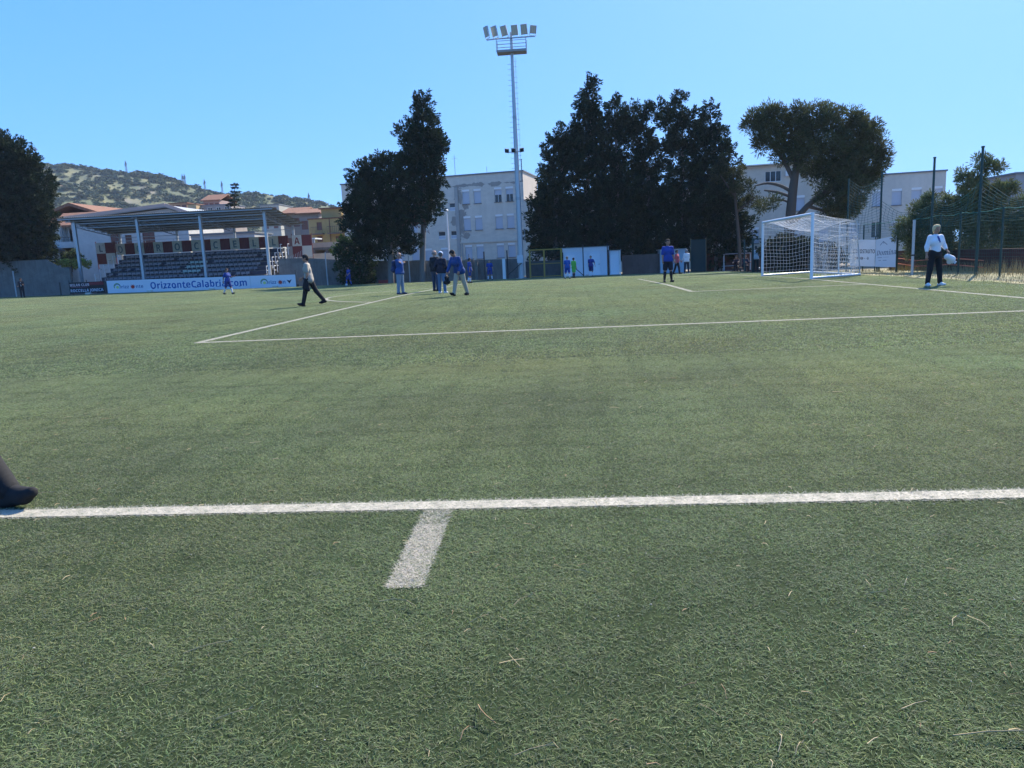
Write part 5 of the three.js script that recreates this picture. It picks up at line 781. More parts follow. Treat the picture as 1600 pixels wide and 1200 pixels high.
{
  const zn = -26.17, zf = -33.49, h = 2.5, t = thing('football_goal', 'white football goal with a sagging white net', 'goal', [0, 0, -29.83]), N = zn + 29.83, Fz = zf + 29.83;
  const gy = (z) => groundY(0, z - 29.83);
  const pm = mat([0.78, 0.80, 0.82], { roughness: 0.35 });
  mesh('goal_post', bar([0, -0.05, N], [0, h + 0.06, N], 0.06, 0.06, 14), pm, t); mesh('goal_post', bar([0, gy(Fz) - 0.05, Fz], [0, h + 0.06, Fz], 0.06, 0.06, 14), pm, t); mesh('crossbar', bar([0, h, N - 0.05], [0, h, Fz + 0.05], 0.06, 0.06, 14), pm, t);
  const bn = V(2.4, 0.05, N - 1.5), bf = V(2.7, 0.0, Fz - 1.2), rn = V(2.2, 2.21, N - 1.6), rf = V(2.55, 2.66, Fz - 1.0);
  mesh('ground_frame', [bar([0, 0.05, N], bn.toArray(), 0.045), bar(bn.toArray(), bf.toArray(), 0.045), bar([0, gy(Fz) + 0.05, Fz], bf.toArray(), 0.045)], pm, t);
  mesh('net_rope', [strand([V(0, h, N), V(1.2, 2.28, N - 0.8), rn], 0.012), strand([rn, V(2.5, rn.y - 0.12, (rn.z + rf.z) / 2), rf], 0.012), strand([V(0, h, Fz), V(1.2, 2.3, Fz - 0.4), rf], 0.012)], netM, t);
  const lerp = (a, b, k) => a.clone().lerp(b, k), An = V(0, h - 0.03, N), Af = V(0, h - 0.03, Fz), Gn = V(0.02, 0.05, N), Gf = V(0.02, gy(Fz) + 0.05, Fz), R = 0.006;
  const bil = (a, b, c, d) => (u, v) => lerp(lerp(a, b, u), lerp(d, c, u), v);
  const sag = (f, dx, dy, dz, sd) => (u, v) => { const p = f(u, v), k = Math.sin(Math.PI * u) * Math.sin(Math.PI * v), n = 0.10 * fbm(u * 3 + sd, v * 3, sd, 2) * Math.min(1, 4 * k); return p.add(V(dx * k + n, dy * k + n, dz * k + n)); };
  mesh('roof_net', netPanel(sag(bil(An, Af, rf, rn), 0, -0.55, 0, 1), 40, 14, R, 20, 10), netM, t);
  mesh('back_net', netPanel(sag(bil(rn, rf, bf, bn), -0.5, 0.0, 0, 2), 40, 14, R, 20, 10), netM, t);
  mesh('side_net', netPanel(sag(bil(An, rn, bn, Gn), 0.1, -0.1, 0.1, 3), 15, 14, R, 10, 10), netM, t);
  mesh('side_net', netPanel(sag(bil(Af, rf, bf, Gf), 0.1, -0.1, -0.1, 4), 15, 14, R, 10, 10), netM, t);
  // slack net gathered into swags inside the goal
  const sw = (a, b, drop, x) => (u, v) => { const p = lerp(a, b, u); p.y -= drop * Math.sin(Math.PI * u) * (0.75 + 0.25 * v) + 0.12 * v + 0.03 * Math.sin(u * 40 + v * 9); p.x += x * Math.sin(Math.PI * u) + 0.22 * v * Math.sin(u * 9 + v * 5); p.z += 0.05 * Math.sin(u * 23 + v * 11); return p; };
  mesh('slack_net', netPanel(sw(V(0.15, h - 0.1, Fz + 0.2), V(1.9, 1.75, N - 0.9), 0.35, 0.5), 40, 4, 0.0055, 44, 4), netM, t);
  mesh('slack_net', netPanel(sw(V(1.0, h - 0.2, Fz + 2.2), V(2.2, 1.5, N - 1.2), 0.5, 0.4), 34, 4, 0.0055, 40, 4), netM, t);
  const hang = (x, z, y1) => (u, v) => V(x + 0.28 * u + 0.09 * Math.sin(v * 9 + u * 7), 0.06 + (y1 - 0.06) * (1 - v), z - 0.35 * u + 0.12 * Math.sin(v * 6 + u * 5) - 0.25 * v);
  mesh('slack_net', netPanel(hang(1.25, N - 2.3, 1.8), 5, 13, 0.007, 6, 18), netM, t);
  mesh('slack_net', netPanel(hang(2.1, N - 1.5, 1.7), 6, 13, 0.007, 6, 18), netM, t);
  for (const [q, y] of [[rn, 0], [rf, -0.1]]) { const px = q.x + 0.25; mesh('net_stanchion', bar([px, y - 0.05, q.z], [q.x + 0.05, q.y, q.z], 0.028), M.galva, t); }
  mesh('net_stanchion', [bar([2.15, 0, N - 3.2], [2.15, 2.3, N - 3.2], 0.03)], M.white, t);
}
// ---------------------------------------------------------------- fence, net poles and banners behind the goal line
sheet(2.9, 9, -8, -40, 8, 30, -0.01, mat(null, { map: tex(512, (u, v) => { const a = tn(u, v, 8), b = rnd(), k = 0.9 + 0.5 * a + 0.35 * (b - 0.5), g = sstep(-0.1, 0.2, tn(u, v, 5, 3, 3)); return [(0.36 - 0.12 * g) * k, (0.31 - 0.06 * g) * k, (0.17 - 0.04 * g) * k]; }, { repeat: [0.3, 0.3] }), roughness: 1 }), 'dry_verge', 'strip of dry straw coloured grass behind the goal line');
{
  const poleAt = (label, p, h) => { const t = thing('net_pole', label, 'pole', [p[0], p[1], p[2]], 0, 'tall dark green net poles'); mesh('shaft', bar([0, -0.1, 0], [0, h, 0], 0.055, 0.045), M.greenSteel, t); mesh('cap', bar([0, h, 0], [0, h + 0.05, 0], 0.06), M.greenSteel, t); return t; };
  const A = [5.47, -0.07, -33.46], Bp = [5.28, -0.01, -28.0], Cp = [5.13, 0, -24.23], E = [5.6, -0.2, -38.0];
  const hA = 4.53 + 0.07, hB = 4.51 + 0.01, hC = 4.40, hE = 4.67 + 0.2;
  poleAt('tall green net pole behind the right banner', A, hA); poleAt('tall green net pole just left of the blond woman', Bp, hB); poleAt('tallest green net pole, right of the blond woman', Cp, hC); poleAt('tall green net pole at the left end of the ball stop net', E, hE);
  const D = [4.9, 0, -19.2]; poleAt('tall green net pole at the right edge of the fence', D, hC);
  // ball stop nets between the poles
  const gN = mat([0.03, 0.10, 0.085], { roughness: 0.8 });
  const nets = [[E, A, hE, hA, 2.1, 'ball stop net panel left of the right hand school wing'], [A, Bp, hA * 0.72, hB * 0.62, 2.0, 'sagging ball stop net behind the right banner'], [Bp, Cp, hB * 0.62, hC * 0.76, 1.9, 'ball stop net behind the blond woman'], [Cp, D, hC * 0.76, hC * 0.55, 1.9, 'ball stop net at the right edge']];
  for (const [p, q, h0, h1, yb, label] of nets) {
    const L = Math.hypot(p[0] - q[0], p[2] - q[2]), t = thing('ball_stop_net', label, 'net', [p[0], p[1], p[2]], 0, 'green ball stop nets'), f = (u, v) => { const top = h0 + (h1 - h0) * u - 0.35 * Math.sin(Math.PI * u), y = yb + (top - yb) * (1 - v); return V((q[0] - p[0]) * u + 0.05 * Math.sin(u * 9 + v * 7), y - 0.1 * Math.sin(Math.PI * u), (q[2] - p[2]) * u); };
    mesh('cords', netPanel(f, Math.round(L / 0.5), Math.round((Math.max(h0, h1) - yb) / 0.15), 0.0085, 12, 6), gN, t);
    mesh('top_rope', strand(Array.from({ length: 13 }, (_, k) => f(k / 12, 0)), 0.012), gN, t);
  }
  // lower fence with its own posts, wire and green rope
  const fp = [[5.5, -35.5], [5.35, -31.2], [5.25, -27.2], [5.2, -25.6], [5.05, -22.6], [4.85, -19.8], [4.7, -17.4]], fh = 2.25;
  fp.forEach(([x, z], i) => { const t = thing('fence_post', ['fence post left of the white banner', 'fence post at the right end of the blue banner', 'fence post left of the blond woman', 'fence post just behind the blond woman', 'fence post right of the leaning pine trunk', 'fence post near the right edge in front of the dry weeds', 'fence post beyond the right edge'][i], 'post', [x, groundY(x, z), z], 0, 'dark fence posts behind the goal line'); mesh('shaft', bar([0, -0.1, 0], [0, fh, 0], 0.035), M.greenSteel, t); mesh('cap', bar([0, fh, 0], [0, fh + 0.03, 0], 0.045), M.greenSteel, t); });
  for (let i = 0; i + 1 < fp.length; i++) {
    const [x0, z0] = fp[i], [x1, z1] = fp[i + 1], L = Math.hypot(x1 - x0, z1 - z0), t = thing('wire_fence', ['wire fence panel behind the white banner', 'wire fence panel behind the blue banner', 'wire fence panel beside the grey post', 'wire fence panel behind the blond woman', 'wire fence panel in front of the leaning pine trunk', 'wire fence panel in front of the dry weeds'][i], 'fence', [x0, 0, z0], 0, 'green wire fence panels');
    const f = (u, v) => V((x1 - x0) * u, 0.05 + (fh - 0.08) * (1 - v) - 0.05 * Math.sin(Math.PI * u) * (1 - v), (z1 - z0) * u);
    mesh('wire', netPanel(f, Math.round(L / 0.12), 18, 0.0032, 4, 2), gN, t); mesh('top_rope', strand(Array.from({ length: 9 }, (_, k) => f(k / 8, 0).add(V(0, 0.02 + 0.02 * Math.sin(k * 2), 0))), 0.014), mat([0.04, 0.20, 0.16], { roughness: 0.8 }), t);
  }
  const gp = [3.98, -0.003, -26.61], gpo = thing('grey_post', 'plain galvanised post between the banners and the blond woman', 'post', [gp[0], gp[1], gp[2]]); mesh('shaft', bar([0, -0.1, 0], [0, 2.1, 0], 0.055), M.galva, gpo); mesh('rope_clamp', bar([0, 0.72, 0], [0, 0.78, 0], 0.065), M.darkSteel, gpo);
  // banners
  const B3 = canvasTex(512, 512, (q, w, h) => { q.fillStyle = '#e9e6e6'; q.fillRect(0, 0, w, h); q.fillStyle = '#26242a'; q.font = 'bold 96px sans-serif'; q.save(); q.translate(52, 262); q.scale(0.70, 1.1); q.fillText('CIRCOSTAUTO', 0, 0); q.restore(); q.fillStyle = '#4a474c'; for (const [x, ww] of [[78, 22], [112, 30], [150, 16], [170, 16], [204, 34], [244, 40], [300, 12], [340, 12], [372, 26]]) { q.fillRect(x, ww < 14 ? 352 : 330, ww * 0.35, ww < 14 ? 14 : 56); q.fillRect(x + ww * 0.5, ww < 14 ? 352 : 338, ww * 0.3, ww < 14 ? 14 : 44); q.fillRect(x, 352, ww, 8); } q.strokeStyle = '#3a383e'; q.lineWidth = 5; q.beginPath(); q.moveTo(38, 120); q.lineTo(20, 190); q.lineTo(30, 290); q.stroke(); });
  const B4 = canvasTex(512, 512, (q, w, h) => { q.fillStyle = '#ccd5df'; q.fillRect(0, 0, w, h); q.strokeStyle = '#6f7f94'; q.lineWidth = 13; q.beginPath(); q.moveTo(120, 120); q.lineTo(205, 60); q.lineTo(290, 128); q.stroke(); q.beginPath(); q.moveTo(205, 60); q.lineTo(215, 100); q.stroke(); q.fillStyle = '#5d6f86'; q.font = 'italic bold 120px serif'; q.save(); q.translate(20, 300); q.scale(1.05, 1); q.fillText('Domina', 0, 0); q.restore(); q.fillStyle = '#8d9bac'; q.fillRect(60, 338, 120, 12); q.fillRect(210, 338, 130, 6); q.fillRect(90, 390, 70, 12); q.fillRect(200, 390, 90, 12); });
  const mk = (label, tx, a, b, yb, ht, ht2) => { const L = Math.hypot(b[0] - a[0], b[1] - a[1]), ang = Math.atan2(-(b[1] - a[1]), b[0] - a[0]), t = thing('advertising_banner', label, 'banner', [(a[0] + b[0]) / 2, yb, (a[1] + b[1]) / 2], ang); const g = cloth(L, ht, 16, 10, 0.03, yb * 7 + L); const p = g.attributes.position; for (let i = 0; i < p.count; i++) { const k = (p.getX(i) / L + 0.5), v = p.getY(i) / ht + 0.5; p.setY(i, v * (ht + (ht2 - ht) * k)); } g.computeVertexNormals(); mesh('sheet', g, mat([0.92, 0.92, 0.92], { map: tx, roughness: 0.75, side: THREE.DoubleSide }), t); mesh('edge_rope', strand([V(-L / 2, ht, -0.03), V(0, (ht + ht2) / 2 - 0.02, -0.03), V(L / 2, ht2, -0.03)], 0.01), M.darkSteel, t); for (const s of [-0.46, 0.46]) mesh('fence_upright', bar([L * s, -yb, -0.06], [L * s, Math.max(ht, ht2) + 0.1, -0.06], 0.03), M.greenSteel, t); };
  mk('white banner with dark capital letters on the fence beside the goal', B3, [4.45, -34.4], [4.65, -31.9], 0.22, 1.28, 1.22);
  mk('pale blue banner with a roof emblem and script lettering', B4, [4.64, -31.85], [4.74, -29.9], 0.21, 1.22, 1.36);
  // maroon low wall with red tape, grey wall
  tag(mesh('maroon_wall', bc(7.0, 7.25, -0.3, 0.85, -36, -24.6), mat([0.45, 0.16, 0.16], { map: concreteTex, roughness: 0.95 })), 'low maroon wall behind the fence left of the blond woman', 'wall');
  wallRun('low grey wall behind the dry weeds at the right edge', [[9.83, 0.88], [13.55, 0.88]], 33, 0.2, M.concrete);
  const tape = mat([0.55, 0.16, 0.10], { roughness: 0.6 });
  for (const [y, lab] of [[0.62, 'upper red tape strung along the fence behind the goal line'], [0.38, 'lower red tape strung along the fence behind the goal line']]) tag(mesh('barrier_tape', join([strand([V(5.6, y, -33), V(5.45, y - 0.16, -29.5), V(5.35, y - 0.05, -26.6), V(5.25, y - 0.12, -24)], 0.022)]), tape), lab, 'tape', 'red tapes');
  // rear gate frame behind the far post
  const gx = 2.57, g1 = 3.26, gyy = groundY(gx, -46), gh = 1.95 - gyy, gg = thing('green_gate', 'dark green steel gate behind the far goal post', 'gate', [gx, gyy, -46]);
  for (const q of [0, (g1 - gx)]) mesh('gate_post', bc(q - 0.05, q + 0.05, -0.1, gh, -0.05, 0.05), M.greenSteel, gg);
  mesh('gate_leaf', [bc(0.05, g1 - gx - 0.05, gh - 0.1, gh - 0.02, -0.03, 0.03), ...Array.from({ length: 9 }, (_, k) => bar([0.08 + k * (g1 - gx - 0.16) / 8, 0, 0], [0.08 + k * (g1 - gx - 0.16) / 8, gh - 0.1, 0], 0.012, 0.012, 5)), bc(0.05, g1 - gx - 0.05, 0.1, 0.16, -0.03, 0.03)], M.greenSteel, gg);
  const fx = 2.97, fpo = thing('fence_post', 'dark green post left of the green gate', 'post', [fx, groundY(fx, -50), -50]); mesh('shaft', bar([0, -0.1, 0], [0, 1.87 - groundY(fx, -50), 0], 0.05), M.greenSteel, fpo); mesh('cap', bar([0, 1.87 - groundY(fx, -50), 0], [0, 1.95 - groundY(fx, -50), 0], 0.06), M.greenSteel, fpo);
}
// dark bank and hedge closing the view behind the goal
plantTree('hedge', 'dark ragged hedge behind the goal net', [[4.59, -0.54, -44.00, 0.08], [4.57, 0.72, -44.00, 0.04]], [], [[3.21, 0.98, -44.00, 0.64], [3.98, 1.34, -44.00, 0.64], [4.76, 1.10, -44.00, 0.71], [5.65, 0.98, -44.00, 0.67], [6.50, 0.79, -44.00, 0.63], [3.60, 0.29, -44.00, 0.56], [4.58, 0.25, -44.00, 0.60], [5.55, 0.20, -44.00, 0.56], [6.52, 0.08, -44.00, 0.48], [7.28, 0.44, -44.00, 0.40]], { clump: 0.4, per: 30, leaf: 0.24, mode: 'leaf', color: [0.035, 0.045, 0.028], density: 1.4 });
// ---------------------------------------------------------------- people: one smooth surface over a posed skeleton, clothes over it
function netSurface(bones, cell, k = 0.03, cut) {             // bones: [ax, ay, az, bx, by, bz, ra, rb]
  let lo = [1e9, 1e9, 1e9], hi = [-1e9, -1e9, -1e9];
  for (const b of bones) for (let i = 0; i < 3; i++) { const m = Math.max(b[6], b[7]) + 2.5 * cell + 0.01; lo[i] = Math.min(lo[i], b[i] - m, b[i + 3] - m); hi[i] = Math.max(hi[i], b[i] + m, b[i + 3] + m); }
  const n = [0, 1, 2].map((i) => Math.ceil((hi[i] - lo[i]) / cell) + 2), [nx, ny, nz] = n, f = new Float32Array(nx * ny * nz).fill(1);
  for (const [ax, ay, az, bx0, by0, bz0, ra, rb] of bones) {
    const m = Math.max(ra, rb) + k + 2 * cell, i0 = Math.max(0, Math.floor((Math.min(ax, bx0) - m - lo[0]) / cell)), i1 = Math.min(nx - 1, Math.ceil((Math.max(ax, bx0) + m - lo[0]) / cell)), j0 = Math.max(0, Math.floor((Math.min(ay, by0) - m - lo[1]) / cell)), j1 = Math.min(ny - 1, Math.ceil((Math.max(ay, by0) + m - lo[1]) / cell)), k0 = Math.max(0, Math.floor((Math.min(az, bz0) - m - lo[2]) / cell)), k1 = Math.min(nz - 1, Math.ceil((Math.max(az, bz0) + m - lo[2]) / cell));
    const dx = bx0 - ax, dy = by0 - ay, dz = bz0 - az, L2 = dx * dx + dy * dy + dz * dz + 1e-9;
    for (let c = k0; c <= k1; c++) for (let b = j0; b <= j1; b++) for (let a = i0; a <= i1; a++) {
      const px = lo[0] + a * cell - ax, py = lo[1] + b * cell - ay, pz = lo[2] + c * cell - az, t = clamp((px * dx + py * dy + pz * dz) / L2), qx = px - dx * t, qy = py - dy * t, qz = pz - dz * t, d = Math.sqrt(qx * qx + qy * qy + qz * qz) - (ra + (rb - ra) * t), o = (c * ny + b) * nx + a, e = f[o], h = Math.max(k - Math.abs(e - d), 0) / k;
      f[o] = Math.min(e, d) - h * h * k * 0.25;
    }
  }
  if (cut) for (let c = 0; c < nz; c++) for (let b = 0; b < ny; b++) for (let a = 0; a < nx; a++) { const o = (c * ny + b) * nx + a; if (f[o] < 0.1) f[o] = Math.max(f[o], cut(lo[0] + a * cell, lo[1] + b * cell, lo[2] + c * cell)); }
  const id = new Int32Array(nx * ny * nz).fill(-1), pos = [], idx = [], at = (a, b, c) => (c * ny + b) * nx + a;
  const E = [[0, 0, 0, 1, 0, 0], [0, 1, 0, 1, 1, 0], [0, 0, 1, 1, 0, 1], [0, 1, 1, 1, 1, 1], [0, 0, 0, 0, 1, 0], [1, 0, 0, 1, 1, 0], [0, 0, 1, 0, 1, 1], [1, 0, 1, 1, 1, 1], [0, 0, 0, 0, 0, 1], [1, 0, 0, 1, 0, 1], [0, 1, 0, 0, 1, 1], [1, 1, 0, 1, 1, 1]];
  for (let c = 0; c < nz - 1; c++) for (let b = 0; b < ny - 1; b++) for (let a = 0; a < nx - 1; a++) {
    let s = 0; for (let q = 0; q < 8; q++) if (f[at(a + (q & 1), b + (q >> 1 & 1), c + (q >> 2))] < 0) s++;
    if (s === 0 || s === 8) continue;
    let x = 0, y = 0, z = 0, m = 0;
    for (const [x0, y0, z0, x1, y1, z1] of E) { const p = f[at(a + x0, b + y0, c + z0)], q = f[at(a + x1, b + y1, c + z1)]; if (p < 0 !== q < 0) { const t = p / (p - q); x += x0 + (x1 - x0) * t; y += y0 + (y1 - y0) * t; z += z0 + (z1 - z0) * t; m++; } }
    id[at(a, b, c)] = pos.length / 3; pos.push(lo[0] + (a + x / m) * cell, lo[1] + (b + y / m) * cell, lo[2] + (c + z / m) * cell);
  }
  const quad = (p, q, r, s, flip) => { if (p < 0 || q < 0 || r < 0 || s < 0) return; flip ? idx.push(p, r, q, p, s, r) : idx.push(p, q, r, p, r, s); };
  for (let c = 1; c < nz - 1; c++) for (let b = 1; b < ny - 1; b++) for (let a = 1; a < nx - 1; a++) {
    const s = f[at(a, b, c)] < 0;
    if (s !== f[at(a + 1, b, c)] < 0) quad(id[at(a, b - 1, c - 1)], id[at(a, b, c - 1)], id[at(a, b, c)], id[at(a, b - 1, c)], !s);
    if (s !== f[at(a, b + 1, c)] < 0) quad(id[at(a - 1, b, c - 1)], id[at(a, b, c - 1)], id[at(a, b, c)], id[at(a - 1, b, c)], s);
    if (s !== f[at(a, b, c + 1)] < 0) quad(id[at(a - 1, b - 1, c)], id[at(a, b - 1, c)], id[at(a, b, c)], id[at(a - 1, b, c)], !s);
  }
  const g = new THREE.BufferGeometry(); g.setAttribute('position', new THREE.Float32BufferAttribute(pos, 3)); g.setIndex(idx); g.computeVertexNormals(); return g;
}
const SKIN = { fair: mat([0.46, 0.26, 0.18], { roughness: 0.6 }), tan: mat([0.36, 0.19, 0.12], { roughness: 0.6 }) };
const clothMats = {};
function clothM(c) { const k = c.join(); return clothMats[k] ||= mat(c, { roughness: 0.9, sheen: 0.2 }); }
const eyeM = mat([0.02, 0.015, 0.012], { roughness: 0.3 });
// p: pose and outfit. Angles in degrees. The figure faces +z before it is turned
function person(label, pos, turn, p) {
  const H = p.h / 1.75, cell = (p.detail || 1) * 0.02, D = Math.PI / 180;
  const t = thing('person', label, 'person', pos, turn * D, p.group);
  const rot = (v, ax, a) => V(...v).applyAxisAngle(ax, a);
  const X = V(1, 0, 0), Y = V(0, 1, 0), Z = V(0, 0, 1);
  // legs first: find the hip height that puts the lower foot on the ground
  const leg = (s, q) => { const out = (q.out || 2) * D * s, th = rot([0, -0.44, 0], X, -q.hip * D).applyAxisAngle(Z, out), sh = rot([0, -0.41, 0], X, -(q.hip - q.knee) * D).applyAxisAngle(Z, out); const hip = V(s * 0.095, 0, 0), knee = hip.clone().add(th), ank = knee.clone().add(sh); return { hip, knee, ank, foot: (q.hip - q.knee + (q.foot || 0)) * D, yaw: (q.yaw ?? 8) * s * D }; };
  const legs = [leg(1, p.legL), leg(-1, p.legR)];
  for (const l of legs) { l.toe = l.ank.clone().add(rot([0, -0.055, 0.17], X, -l.foot).applyAxisAngle(Y, l.yaw)); l.heel = l.ank.clone().add(rot([0, -0.06, -0.05], X, -l.foot).applyAxisAngle(Y, l.yaw)); l.ball = l.ank.clone().add(rot([0, -0.06, 0.10], X, -l.foot).applyAxisAngle(Y, l.yaw)); }
  const low = p.seat ? -p.seat / H : Math.min(...legs.map((l) => Math.min(l.toe.y, l.heel.y) - 0.03));
  const up = V(0, -low, 0);
  for (const l of legs) for (const k of ['hip', 'knee', 'ank', 'toe', 'heel', 'ball']) l[k].add(up);
  const pel = up.clone(), lean = (p.lean || 0) * D, sl = (p.side || 0) * D;
  const sp = (y, z = 0, x = 0, f = 1) => rot([x, y, z], X, lean * f).applyAxisAngle(Z, -sl * f).add(pel);
  const waist = sp(0.14, 0, 0, 0.6), chest = sp(0.36, 0.01), neck = sp(0.575, -0.01), shL = sp(0.505, -0.01, 0.18), shR = sp(0.505, -0.01, -0.18);
  const hd = (x, y, z) => rot([x, y, z], X, (p.headP || 0) * D).applyAxisAngle(Y, (p.headY || 0) * D).add(rot([0, 0.075, 0.012], X, lean * 0.8).add(neck));
  const arm = (s, q, sh) => { const mk = (L, a) => rot([0, -L, 0], X, -a).applyAxisAngle(Z, s * (q.out ?? 8) * D).applyAxisAngle(Y, -s * (q.in || 0) * D); const el = sh.clone().add(mk(0.29, q.sh * D + 0)); const fo = rot([0, -0.25, 0], X, -(q.sh + q.el) * D).applyAxisAngle(Z, s * (q.out2 ?? (q.out ?? 8) * 0.6) * D).applyAxisAngle(Y, -s * (q.in || 0) * D); const wr = el.clone().add(fo), dir = fo.clone().normalize(); return { sh, el, wr, dir, s }; };
  const arms = [arm(1, p.armL, shL), arm(-1, p.armR, shR)];
  const B = (a, b, ra, rb = ra) => [a.x, a.y, a.z, b.x, b.y, b.z, ra, rb];
  const F = p.fat || 1, body = [];
  body.push(B(pel.clone().add(V(-0.06, 0.02, 0)), pel.clone().add(V(0.06, 0.02, 0)), 0.115 * F), B(waist, chest, 0.115 * F, 0.125 * F), B(sp(0.36, 0.015, -0.07), sp(0.36, 0.015, 0.07), 0.11 * F), B(sp(0.49, -0.01, -0.13), sp(0.49, -0.01, 0.13), 0.07), B(pel, waist, 0.12 * F, 0.115 * F), B(sp(0.52), neck, 0.06, 0.052), B(neck, hd(0, 0.03, 0), 0.05, 0.052));
  if (p.belly) body.push(B(sp(0.16, p.belly, 0), sp(0.24, p.belly, 0), 0.11 * F));
  for (const l of legs) body.push(B(l.hip, l.knee, 0.088 * F, 0.056), B(l.knee, l.knee.clone().lerp(l.ank, 0.35), 0.056, 0.058), B(l.knee.clone().lerp(l.ank, 0.35), l.ank, 0.058, 0.036), B(l.heel, l.ball, 0.034, 0.04), B(l.ball, l.toe, 0.038, 0.026), B(l.ank, l.ball, 0.036, 0.036));
  for (const a of arms) body.push(B(a.sh, a.el, 0.052, 0.04), B(a.el, a.el.clone().lerp(a.wr, 0.3), 0.04, 0.041), B(a.el.clone().lerp(a.wr, 0.3), a.wr, 0.041, 0.027));
  const parts = [netSurface(body, cell)];
  // head with brow, nose, jaw and ears
  const hc = p.detail > 1.3 ? 0.013 : 0.0085;
  parts.push(netSurface([B(hd(0, 0.115, -0.015), hd(0, 0.115, 0.01), 0.088), B(hd(0, 0.06, 0.02), hd(0, 0.02, 0.05), 0.066, 0.042), B(hd(-0.03, 0.05, 0.035), hd(0.03, 0.05, 0.035), 0.05), B(hd(0, 0.09, 0.088), hd(0, 0.062, 0.112), 0.011, 0.016), B(hd(-0.025, 0.108, 0.078), hd(0.025, 0.108, 0.078), 0.015), B(hd(0, 0.032, 0.088), hd(0, 0.03, 0.09), 0.016), ...[-1, 1].map((s) => B(hd(s * 0.088, 0.085, -0.01), hd(s * 0.09, 0.06, -0.005), 0.02, 0.014)), B(hd(0, 0.02, -0.01), hd(0, -0.05, -0.015), 0.052)], hc, 0.018));
  // hands: palm, four unequal curled fingers and a thumb from the side of the palm
  for (const a of arms) {
    const d = a.dir, sx = V(1, 0, 0).addScaledVector(d, -d.x).normalize(), ny = d.clone().cross(sx).normalize(), c = (p.curl ?? 30) * D, hb = [];
    const palm = (u, w) => a.wr.clone().addScaledVector(d, u).addScaledVector(ny, w);
    hb.push(B(a.wr, palm(0.03, 0), 0.026, 0.026), B(palm(0.035, -0.022), palm(0.085, -0.03), 0.018), B(palm(0.035, 0.02), palm(0.085, 0.03), 0.018), B(palm(0.04, 0), palm(0.085, 0), 0.02));
    [[-0.031, 0.055], [-0.011, 0.075], [0.011, 0.08], [0.031, 0.07]].forEach(([w, L]) => { const k0 = palm(0.09, w), d1 = d.clone().multiplyScalar(Math.cos(c)).addScaledVector(sx, -a.s * Math.sin(c)), d2 = d.clone().multiplyScalar(Math.cos(2 * c)).addScaledVector(sx, -a.s * Math.sin(2 * c)), k1 = k0.clone().addScaledVector(d1, L * 0.55), k2 = k1.clone().addScaledVector(d2, L * 0.45); hb.push(B(k0, k1, 0.0095, 0.009), B(k1, k2, 0.009, 0.0075)); });
    const th0 = palm(0.025, 0.03), th1 = palm(0.06, 0.052).addScaledVector(sx, -a.s * 0.012), th2 = palm(0.088, 0.056).addScaledVector(sx, -a.s * 0.024); hb.push(B(th0, th1, 0.012, 0.0105), B(th1, th2, 0.0105, 0.008));
    parts.push(netSurface(hb, p.detail > 1.3 ? 0.0095 : 0.0065, 0.008));
  }
  const sc = (g) => g.scale(H, H, H);
  mesh('body', sc(join(parts)), SKIN[p.skin || 'fair'], t);
  mesh('eyes', [-1, 1].map((s) => { const e = hd(s * 0.032, 0.09, 0.083), g = new THREE.SphereGeometry(0.011 * H, 8, 6); g.translate(e.x * H, e.y * H, e.z * H); return g; }), eyeM, t);
  // clothes
  const o = p.wear, g = 0.016, put = (name, bones, m, k = 0.03, cut, cl) => mesh(name, sc(netSurface(bones, cl || cell * 0.85, k, cut)), m, t);
  if (o.top) {
    const l = o.sleeve ?? 1, bs = [B(pel.clone().add(V(0, o.tuck ? 0.1 : 0.03, 0)), waist, 0.125 * F + g, 0.12 * F + g), B(waist, chest, 0.12 * F + g, 0.128 * F + g), B(sp(0.36, 0.015, -0.075), sp(0.36, 0.015, 0.075), 0.113 * F + g), B(sp(0.485, -0.01, -0.13), sp(0.485, -0.01, 0.13), 0.072 + g), B(sp(0.53), neck.clone().lerp(sp(0.53), 0.35), 0.07, 0.062)];
    if (!o.tuck) bs.push(B(pel.clone().add(V(-0.085 * F, 0.0, 0)), pel.clone().add(V(0.085 * F, 0.0, 0)), 0.128 * F + g), B(sp(0.1, 0, -0.06), sp(0.1, 0, 0.06), 0.122 * F + g));
    if (p.belly) bs.push(B(sp(0.16, p.belly, 0), sp(0.24, p.belly, 0), 0.112 * F + g));
    for (const a of arms) if (l > 1) bs.push(B(a.sh, a.el, 0.058 + g, 0.05 + g), B(a.el, a.el.clone().lerp(a.wr, l - 1), 0.05 + g, 0.036 + g)); else bs.push(B(a.sh, a.sh.clone().lerp(a.el, l), 0.06 + g, 0.054 + g));
    const hem = (pel.y + (o.tuck ? 0.06 : -0.07));
    put('top', bs, clothM(o.top), 0.035, (x, y, z) => (Math.hypot(x - pel.x, z - pel.z) < 0.3 && !p.lean ? hem - y : -1));
    if (o.open) put('shirt_front', [B(sp(0.44, 0.1), sp(0.15, 0.12), 0.04)], clothM(o.open));
  }
  if (o.bottom) {
    const bs = [B(pel.clone().add(V(-0.06, 0.03, 0)), pel.clone().add(V(0.06, 0.03, 0)), 0.118 * F + g), B(pel, waist.clone().lerp(pel, 0.4), 0.12 * F + g * 0.9)];
    for (const q of legs) if (o.short) bs.push(B(q.hip, q.hip.clone().lerp(q.knee, 0.82), 0.094 * F + g, 0.088 + g)); else bs.push(B(q.hip, q.knee, 0.092 * F + g, 0.064 + g), B(q.knee, q.ank.clone().lerp(q.knee, 0.01), 0.064 + g, 0.05 + g));
    put(o.short ? 'shorts' : 'trousers', bs, clothM(o.bottom), 0.025);
  }
